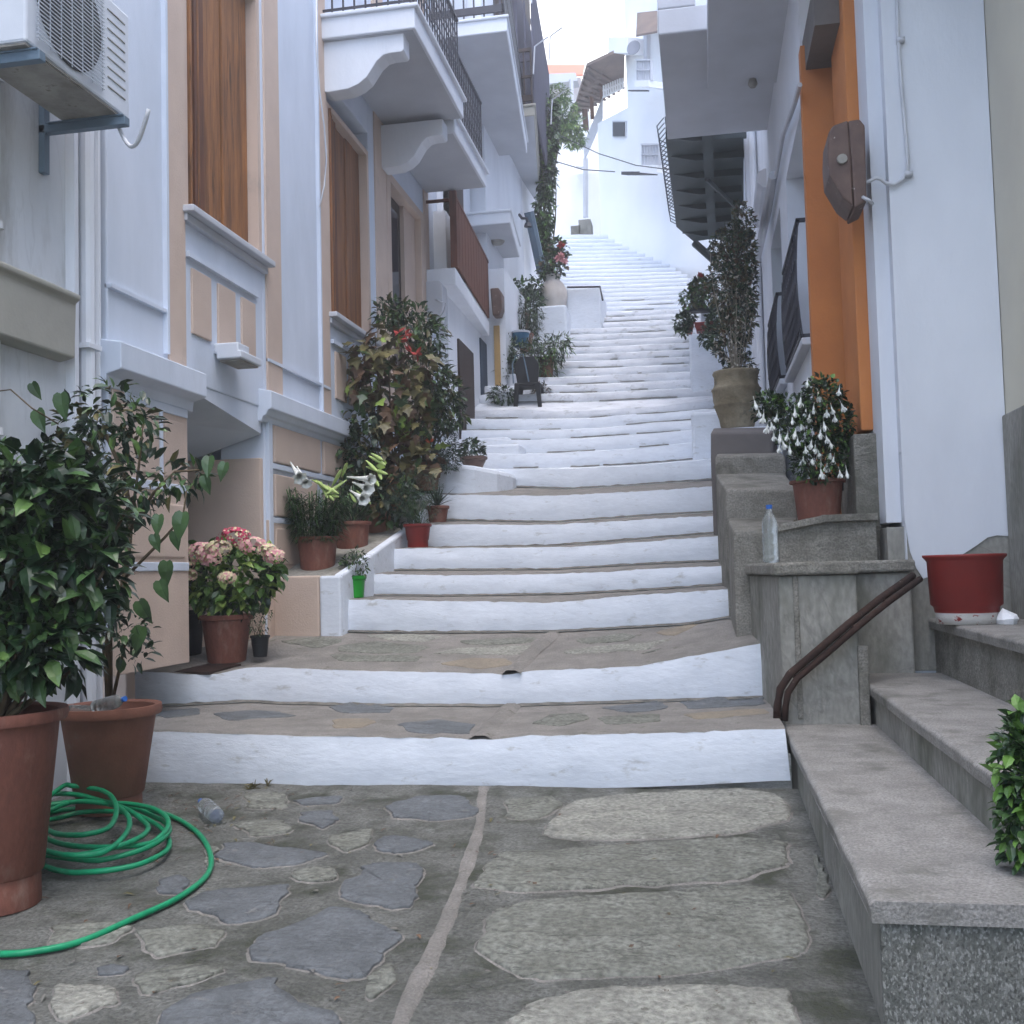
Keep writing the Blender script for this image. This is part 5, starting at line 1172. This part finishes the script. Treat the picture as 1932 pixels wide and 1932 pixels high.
q.build('flower', mat('orange_petal', (.6, .12, .05), bump=0), t11)
# green plastic pot
p, r = potpx(663, 1128, 8.75, 50)
t12 = thing('potted_herb', 'little bushy plant in a bright green plastic pot at the left end of a step', 'potted plant', p, 'potted plants on the left')
pot(t12, p, r, .19, m_lime, rim=.035, taper=.82)
BB = [blob(668, 1070, 8.8, 28, 26), blob(655, 1080, 8.8, 20, 18), blob(672, 1048, 8.8, 16, 14)]
stems(t12, p+V(0, 0, .15), BB, 10, .004); foliage('foliage', t12, BB, 380, .045, .022, [l_dark, l_mid, l_bright], [4, 3, .6])
# red pot with feathery plant
p, r = potpx(784, 1033, 9.95, 56)
t13 = thing('potted_herb', 'feathery grey-green plant in a red plastic pot on a white step', 'potted plant', p, 'potted plants on the left')
pot(t13, p, r, .23, m_red, rim=.03, taper=.78, foot=.3)
BB = [blob(785, 925, 10.0, 52, 40), blob(790, 960, 10.0, 42, 25), blob(765, 945, 10., 35, 35)]
stems(t13, p+V(0, 0, .2), BB, 24, .003, m_gstem); foliage('foliage', t13, BB, 2600, .05, .007, [l_blue, l_mid, l_dark], [3, 2, 2], kind=1, clump=4)
p, r = potpx(822, 990, 10.75, 48)
t14 = thing('potted_aloe', 'spiky aloe in a plain terracotta pot right of the feathery plant', 'potted plant', p, 'potted plants on the left')
pot(t14, p, r, .2, m_terra)
q = MB()
for i in range(30):
    a = i*2.4; d = V(math.cos(a)*(.3+.9*(i/30)), math.sin(a)*(.3+.9*(i/30)), 1.1-.8*i/30); leaf_add(q, p+V(0, 0, .2), d, V(-math.cos(a), -math.sin(a), .6), rnd.uniform(.2, .33), .035, i % 2, 2, .15)
q.build('foliage', [l_blue, l_dark], t14)
p, r = potpx(890, 880, 12.0, 55)
t15 = thing('potted_shrub', 'small round dark bush in a low pot on the white platform', 'potted plant', p, 'potted plants on the left')
pot(t15, p, r, .12, m_brownbox)
BB = [blob(890, 850, 12.1, 26, 24)]; foliage('foliage', t15, BB, 620, .05, .03, [l_dark, l_mid, l_blue], [4, 2, 1])
# ---- plants and chair on the landing (Y ~ 16.5)
zl = aY(1000, 772, 16.3).z
ch_ = thing('chair', 'dark plastic chair facing up the steps among the pots on the left', 'chair', aY(998, 772, 16.4))
cx = aY(998, 772, 16.4).x
q = MB(); q.box((cx-.21, 16.3, zl+.38), (cx+.2, 16.75, zl+.43)); q.build('seat', m_black, ch_, bevel=.02)
q = MB(); q.prism([V(cx-.16, 16.3, zl+.42), V(cx+.17, 16.3, zl+.42), V(cx+.2, 16.28, zl+.7), V(cx+.12, 16.26, zl+.83), V(cx-.1, 16.26, zl+.83), V(cx-.2, 16.28, zl+.7)], (0, .04, 0)); q.build('backrest', m_black, ch_, bevel=.01)
for sx in (-.17, .16):
    for sy in (16.33, 16.7):
        q = MB(); q.hexa([(cx+sx-.03+sx*.2, sy-.02, zl-.02), (cx+sx+.03+sx*.2, sy-.02, zl-.02), (cx+sx+.03+sx*.2, sy+.02, zl-.02), (cx+sx-.03+sx*.2, sy+.02, zl-.02)], [(cx+sx-.035, sy-.03, zl+.4), (cx+sx+.035, sy-.03, zl+.4), (cx+sx+.035, sy+.03, zl+.4), (cx+sx-.035, sy+.03, zl+.4)]); q.build('leg', m_black, ch_)
q = MB(); q.tube([V(cx-.22, 16.3, zl+.42), V(cx-.23, 16.3, zl+.72), V(cx-.17, 16.28, zl+.85), V(cx-.05, 16.27, zl+.87), V(cx+.0, 16.27, zl+.6), V(cx+.03, 16.27, zl+.43)], .012, 6); q.build('armrest', m_bluemetal, ch_)
def simple_pot(name, lab, u, v, Y, w, h, m, blobs, n, L, Wd, mats, wts=None, kind=0, grp='potted plants up the steps', **k_):
    p, r = potpx(u, v, Y, w); t = thing(name, lab, 'potted plant', p, grp)
    pot(t, p, r, h, m, rim=.03); stems(t, p+V(0, 0, h*.8), blobs, 10, .007)
    foliage('foliage', t, blobs, n, L, Wd, mats, wts, kind, **k_); return t
simple_pot('potted_fern', 'small plant in a white pot beside the dark chair', 952, 770, 16.4, 34, .26, m_soffit, [blob(948, 745, 16.4, 26, 16)], 260, .11, .03, [l_dark, l_mid])
simple_pot('potted_shrub', 'wide feathery bush spreading over the steps behind the dark chair', 1030, 715, 17.6, 34, .38, m_terra2, [blob(1035, 660, 17.6, 38, 26), blob(1058, 650, 17.6, 20, 22), blob(1000, 670, 17.6, 45, 28), blob(965, 665, 17.6, 30, 30), blob(1030, 690, 17.5, 30, 22)], 1800, .13, .03, [l_dark, l_mid, l_fresh], [4, 3, 1], kind=1, clump=2, droop=.7)
simple_pot('potted_fern', 'dark purple leaved plant right of the chair', 1022, 750, 17., 24, .16, m_brownbox, [blob(1020, 738, 16.9, 18, 14)], 200, .09, .02, [l_dark, l_brown])
simple_pot('potted_fern', 'shaded mass of dark leaves left of the chair under the bucket', 965, 740, 17.2, 24, .3, m_soffit, [blob(960, 700, 17.4, 28, 26), blob(985, 705, 17.6, 24, 26)], 620, .11, .03, [l_dark, l_dark, l_mid])
simple_pot('potted_shrub', 'upright spiky dark plant below the clay jar', 990, 660, 18.6, 34, .3, m_terra2, [blob(985, 600, 18.8, 32, 30), blob(1000, 580, 18.9, 28, 35), blob(970, 610, 18.7, 22, 26), blob(1010, 625, 18.6, 18, 18)], 1200, .16, .022, [l_dark, l_mid], [5, 1], kind=1, clump=2)
simple_pot('potted_shrub', 'light leggy shrub against the white wall left of the clay jar', 985, 620, 19.4, 30, .3, m_terra2, [blob(990, 548, 19.6, 30, 22), blob(1000, 575, 19.6, 28, 26), blob(975, 545, 19.6, 20, 18), blob(1010, 560, 19.6, 14, 40)], 700, .1, .06, [l_mid, l_dark, l_fresh], [3, 3, 1])
p = aY(983, 655, 17.9); bk_ = thing('bucket', 'blue bucket with a white rim among the plants on the left', 'bucket', p)
q = MB(); q.lathe(p, [(0, 0), (.12, 0), (.15, .22), (.152, .25)], 24); q.build('body', mat('blue_plastic', (.05, .16, .28), rough=.4), bk_, smooth=True)
q = MB(); q.lathe(p+V(0, 0, .235), [(.15, 0), (.165, 0), (.165, .035), (.13, .035), (0, .03)], 24); q.build('rim', m_soffit, bk_)
# jar with geranium
p = aY(1045, 588, 19.9); jr = thing('potted_geranium', 'geranium with pink flowers in a round pale clay jar on a white block', 'potted plant', p, 'potted plants up the steps')
R3 = 27*19.9/2000
q = MB(); q.lathe(p, [(0, 0), (R3*.62, .0), (R3*.9, .12), (R3*1.02, .28), (R3*.95, .42), (R3*.72, .54), (R3*.5, .6), (R3*.48, .66), (R3*.55, .7), (R3*.5, .7), (R3*.4, .62)], 32); q.build('jar', m_jar, jr, smooth=True)
BB = [blob(1042, 500, 19.9, 26, 28), blob(1050, 475, 19.9, 22, 24), blob(1033, 525, 19.9, 20, 18)]
stems(jr, p+V(0, 0, .65), BB, 10, .009); foliage('foliage', jr, BB, 520, .11, .08, [l_mid, l_dark, l_fresh, l_brown], [3, 3, 1, .7])
for (u, v) in ((1059, 462), (1058, 483), (1064, 492), (1052, 488)):
    q = MB()
    for i in range(22): leaf_add(q, aY(u, v, 19.6), rdir(.1), rdir(), .09, .05, 0, 1)
    q.build('flower_head', f_pink if v > 480 else f_red, jr)
q = MB(); a = aY(1014, 600, 19.4); c = aY(1068, 582, 19.4); q.box((a.x, 19.4, a.z-.9), (c.x, 20.6, p.z)); tag(q.build('plinth_block', m_wash, bevel=.04), 'white masonry block under the pale clay jar', 'block')
# vine on the white corner
vb = aY(1030, 530, 21.5)
vn = thing('climbing_vine', 'green vine hanging down the far corner of the left houses', 'vine', vb)
BV = [blob(1030, 480, 21.5, 14, 45), blob(1028, 400, 21.5, 18, 50), blob(1032, 330, 21.5, 18, 50), blob(1030, 270, 21.5, 22, 40), blob(1032, 220, 21.5, 24, 40), blob(1022, 440, 21.5, 10, 40)]
stems(vn, vb, BV, 10, .02); foliage('foliage', vn, BV, 2600, .13, .07, [l_mid, l_dark, l_fresh], [4, 3, 1.3], droop=1.2)
tb = aY(1075, 300, 26)
tf = thing('tree', 'light green feathery tree in front of the tiled roof house', 'tree', tb)
BV = [blob(1060, 215, 26, 32, 30), blob(1078, 240, 26, 25, 25), blob(1050, 180, 26, 24, 20), blob(1045, 240, 26, 30, 30), blob(1085, 262, 26, 18, 16)]
q = MB(); q.tube([aY(1040, 330, 26), aY(1050, 280, 26), aY(1060, 230, 26)], .08, 6, r2=.04); q.build('trunk', m_stem, tf)
foliage('crown', tf, BV, 2600, .16, .05, [l_fresh, l_mid, l_lime], [4, 3, 2], kind=1, clump=2, droop=.8)
# ---- right side plants
p, r = potpx(1549, 985, 7.62, 102)
fu = thing('potted_fuchsia', 'fuchsia with hanging white flowers in a terracotta pot on the right landing', 'potted plant', p, 'potted plants on the right')
pot(fu, p, r, .3, m_terra, rim=.025, taper=.78, foot=.0)
BU = [blob(1480, 775, 7.6, 55, 28), blob(1550, 760, 7.6, 40, 50), blob(1580, 800, 7.7, 30, 50), blob(1520, 810, 7.6, 55, 45), blob(1540, 870, 7.6, 45, 40), blob(1590, 860, 7.8, 25, 40), blob(1450, 760, 7.6, 25, 20)]
stems(fu, p+V(0, 0, .27), BU, 30, .005); foliage('foliage', fu, BU, 4200, .045, .026, [l_mid, l_dark, l_fresh], [3, 4, .6])
fl = None
for i, (u, v) in enumerate([(1447, 830-10), (1460, 835), (1471, 838), (1485, 835), (1432, 790), (1425, 775), (1440, 800), (1478, 850), (1490, 860), (1470, 858), (1500, 790), (1510, 770), (1520, 790), (1527, 800), (1512, 815), (1535, 785), (1545, 760), (1560, 790), (1570, 785), (1575, 800), (1548, 830), (1560, 840), (1567, 850), (1530, 850), (1538, 858), (1545, 868), (1520, 860), (1532, 880), (1548, 885), (1560, 892), (1515, 880), (1550, 905), (1585, 905), (1598, 905), (1566, 870), (1572, 880), (1523, 735), (1583, 750), (1500, 830), (1505, 845), (1555, 815), (1590, 780), (1456, 815), (1465, 800), (1495, 805)]):
    v -= 12
    if fl is None:
        q = MB(); b0 = V(0, 0, 0); q.lathe(b0, [(.001, .03), (.004, .025), (.009, 0), (.014, -.02), (.008, -.04)], 7)
        for k_ in range(4): an = k_*1.57; leaf_add(q, V(0, 0, 0), V(math.cos(an)*.8, math.sin(an)*.8, -.7), V(math.cos(an), math.sin(an), 1), .045, .018, 0, 0)
        q.tube([V(0, 0, .03), V(.004, 0, .06)], .0015, 4); q.v = [x+OFF[fu.name] for x in q.v]
        fl = q.build('blossom', f_white, fu); o = fl
    else:
        o = fl.copy(); COL.objects.link(o); o.parent = fu
    o.location = aY(u, v, 7.5-.05*rnd.random())-OFF[fu.name]; o.rotation_euler = (rnd.uniform(-.3, .3), rnd.uniform(-.3, .3), rnd.uniform(0, 6)); o.scale = (rnd.uniform(.8, 1.1),)*3
p, r = potpx(1600, 925, 8.1, 34)
fb = thing('potted_shrub', 'sparse dark twiggy plant in a small black pot behind the fuchsia', 'potted plant', p, 'potted plants on the right')
pot(fb, p, r, .14, m_black); BB = [blob(1600, 830, 8.1, 18, 60), blob(1590, 790, 8.1, 14, 30)]; stems(fb, p+V(0, 0, .1), BB, 8, .004); foliage('foliage', fb, BB, 160, .04, .02, [l_dark, l_mid])
# stone urn with climber
p = aY(1392, 812, 11.8); uz = p.z
ur = thing('potted_climber', 'big stained stone urn holding a dense tall climbing plant', 'potted plant', p, 'potted plants on the right')
k = 11.8/2000
q = MB(); q.lathe(p, [(0, 0), (27*k, 0), (31*k, 8*k), (33*k, 20*k), (38*k, 35*k), (41*k, 44*k), (43*k, 46*k), (41*k, 49*k), (43*k, 55*k), (44*k, 72*k), (46*k, 76*k), (43*k, 79*k), (40*k, 86*k), (40*k, 100*k), (43*k, 106*k), (41*k, 110*k), (36*k, 108*k), (34*k, 98*k)], 40)
q.build('urn', m_urn, ur, smooth=True)
BC = [blob(1388, 480, 12.4, 38, 60), blob(1370, 540, 12.3, 34, 60), blob(1395, 580, 12.2, 32, 70), blob(1380, 640, 12.1, 34, 50), blob(1395, 700, 12., 30, 30), blob(1400, 420, 12.5, 22, 40), blob(1360, 460, 12.5, 22, 24), blob(1410, 520, 12.5, 16, 90)]
stems(ur, p+V(0, 0, .6), BC, 26, .007, mat('pale_dry_stem', (.3, .26, .2))); foliage('foliage', ur, BC, 6500, .065, .036, [l_dark, l_mid, l_olive, l_brown], [4, 3, 3, 1], kind=1, clump=3)
q = MB()
for i in range(420):
    b_ = rnd.choice([BC[1], BC[2], BC[3], BC[4]]); pp_, v_ = in_blob(b_, .3); leaf_add(q, pp_+V(-.03, -.12, 0), rdir(-.5), rdir(), .05, .02, 0, 1)
q.build('dry_blossom', mat('dry_cream', (.5, .46, .38), bump=0), ur)
def box_planter(lab, u0, u1, v0, v1, Y, blobs, n, mats, m=m_red):
    a = aY(u0, v1, Y); c = aY(u1, v0, Y); t = thing('flower_box', lab, 'flower box', a, 'flower boxes on the right')
    q = MB(); q.hexa([(a.x+.02, Y, a.z), (c.x-.02, Y, a.z), (c.x-.02, Y+.22, a.z), (a.x+.02, Y+.22, a.z)], [(a.x, Y-.02, c.z), (c.x, Y-.02, c.z), (c.x, Y+.24, c.z), (a.x, Y+.24, c.z)]); q.box((a.x-.01, Y-.03, c.z-.02), (c.x+.01, Y+.25, c.z)); q.build('box', m, t, bevel=.01)
    foliage('foliage', t, blobs, n, .075, .045, mats); return t
box_planter('short red flower box with a drooping bush at the end of the terrace wall', 1292, 1308, 608, 626, 15.6, [blob(1288, 608, 15.6, 17, 16), blob(1300, 600, 15.6, 14, 10), blob(1292, 622, 15.5, 10, 12)], 420, [l_dark, l_dark, l_mid])
box_planter('long red flower box nearest the climbing plant', 1312, 1352, 606, 624, 15.3, [blob(1345, 635, 15.2, 24, 24), blob(1352, 605, 15.3, 18, 24)], 700, [l_dark, l_mid])
t = box_planter('dark trough of geraniums higher up behind the red flower boxes', 1290, 1345, 580, 588, 17.8, [blob(1305, 565, 17.8, 22, 20), blob(1330, 552, 17.8, 28, 30), blob(1318, 540, 17.8, 18, 18)], 1300, [l_dark, l_mid, l_olive, l_fresh], m_black)
q = MB()
for i in range(20): leaf_add(q, aY(1320, 520, 17.4)+rdir(0)*.025, rdir(), rdir(), .06, .05, 0, 1)
q.build('flower_head', f_red, t)
# small roadside pots behind: red planter low pot on right steps
p = V(1.66, 6.45, .83)
p = aY(1840, 1146, 6.3); p.z = .832
rp = thing('plant_pot', 'big red plastic pot with a whitewashed foot on the right steps', 'pot', p+V(0, .15, 0))
k = 6.4/2000; pc = p+V(0, .2, 0)
q = MB(); q.lathe(pc, [(0, 0), (52*k, 0), (53*k, 13*k), (54*k, 20*k)], 40); q.build('painted_foot', mat('splashed_white', (.62, .6, .56), (.5, .48, .45), sc=6, spot=(.25, .03, .025), ssc=16, slo=.6, shi=.63, stretch=(1, 1, 2)), rp, smooth=True)
q = MB(); q.lathe(pc, [(54*k, 20*k), (56*k, 30*k), (61*k, 34*k), (64*k, 112*k), (67*k, 116*k), (71*k, 120*k), (71*k, 124*k), (64*k, 124*k), (62*k, 100*k), (0, 96*k)], 40); q.build('body', m_red, rp, smooth=True)
q = MB(); a = aY(1908, 1146, 6.3); a.z = .83
vs = []; 
q.lathe(a+V(0, .1, 0), [(0, 0), (.05, 0), (.065, .03), (.05, .06), (.02, .085), (0, .09)], 9)
q.v = [x+V(nz(x.x, x.y, x.z, 14)*.03, nz(x.y, x.z, x.x, 14)*.03, nz(x.z, x.x, x.y, 12)*.02) for x in q.v]
tag(q.build('stone', m_farwhite), 'lump of white painted stone right of the big red pot', 'stone')
# shrub at right edge
rs_b = V(1.22, 3.42, .272)
rsb = thing('potted_shrub', 'fresh green leafy shrub cut by the right edge in front of the grey steps', 'potted plant', rs_b, 'potted plants on the right')
pot(rsb, rs_b-V(-.02, 0, .0), .15, .22, m_terra)
BB = [blob(1945, 1440, 3.42, 58, 90), blob(1940, 1560, 3.42, 50, 70), blob(1960, 1390, 3.42, 50, 60), blob(1990, 1500, 3.42, 80, 130)]
stems(rsb, rs_b+V(0, 0, .2), BB, 14, .006); foliage('foliage', rsb, BB, 1500, .055, .03, [l_mid, l_fresh, l_dark], [4, 3, 2])
# leaf litter and weeds
q = MB()
for i in range(330):
    if i < 170: u, v = rnd.gauss(430, 130), rnd.gauss(1520, 45)
    else: u, v = rnd.uniform(50, 1480), rnd.uniform(1495, 1900)
    if v < 1490: continue
    p = aP(u, v, GA, GB); a = rnd.uniform(0, 6.28)
    leaf_add(q, V(p.x, p.y, gh(p.x, p.y)+.01), V(math.cos(a), math.sin(a), .1), V(0, 0, 1), rnd.uniform(.015, .055), rnd.uniform(.006, .018), rnd.choice([0, 0, 1, 2]), 0, .3)
for (u, v) in ((480, 1480), (505, 1478), (470, 1484)):
    p = aP(u, v+6, GA, GB)
    for k_ in range(9): leaf_add(q, V(p.x, p.y, gh(p.x, p.y)), rdir(1.), rdir(), .08, .012, 2, 2, .4)
struct(q.build('leaf_litter', [l_brown, m_joint, l_olive]), 'stuff')

# ------------------------------------------------------------------ thin bright air
hz = MB(); hz.box((-60, -14, -1.8), (60, 75, 26)); ho = hz.build('haze', m_farwhite)
hm = bpy.data.materials.new('haze_air'); hm.use_nodes = True; t_ = hm.node_tree; t_.nodes.remove(t_.nodes['Principled BSDF'])
pv = t_.nodes.new('ShaderNodeVolumePrincipled'); pv.inputs['Color'].default_value = (.93, .95, 1, 1); pv.inputs['Density'].default_value = .009; pv.inputs['Anisotropy'].default_value = .55
t_.links.new(pv.outputs[0], t_.nodes['Material Output'].inputs['Volume'])
ho.data.materials.clear(); ho.data.materials.append(hm); struct(ho, 'stuff')
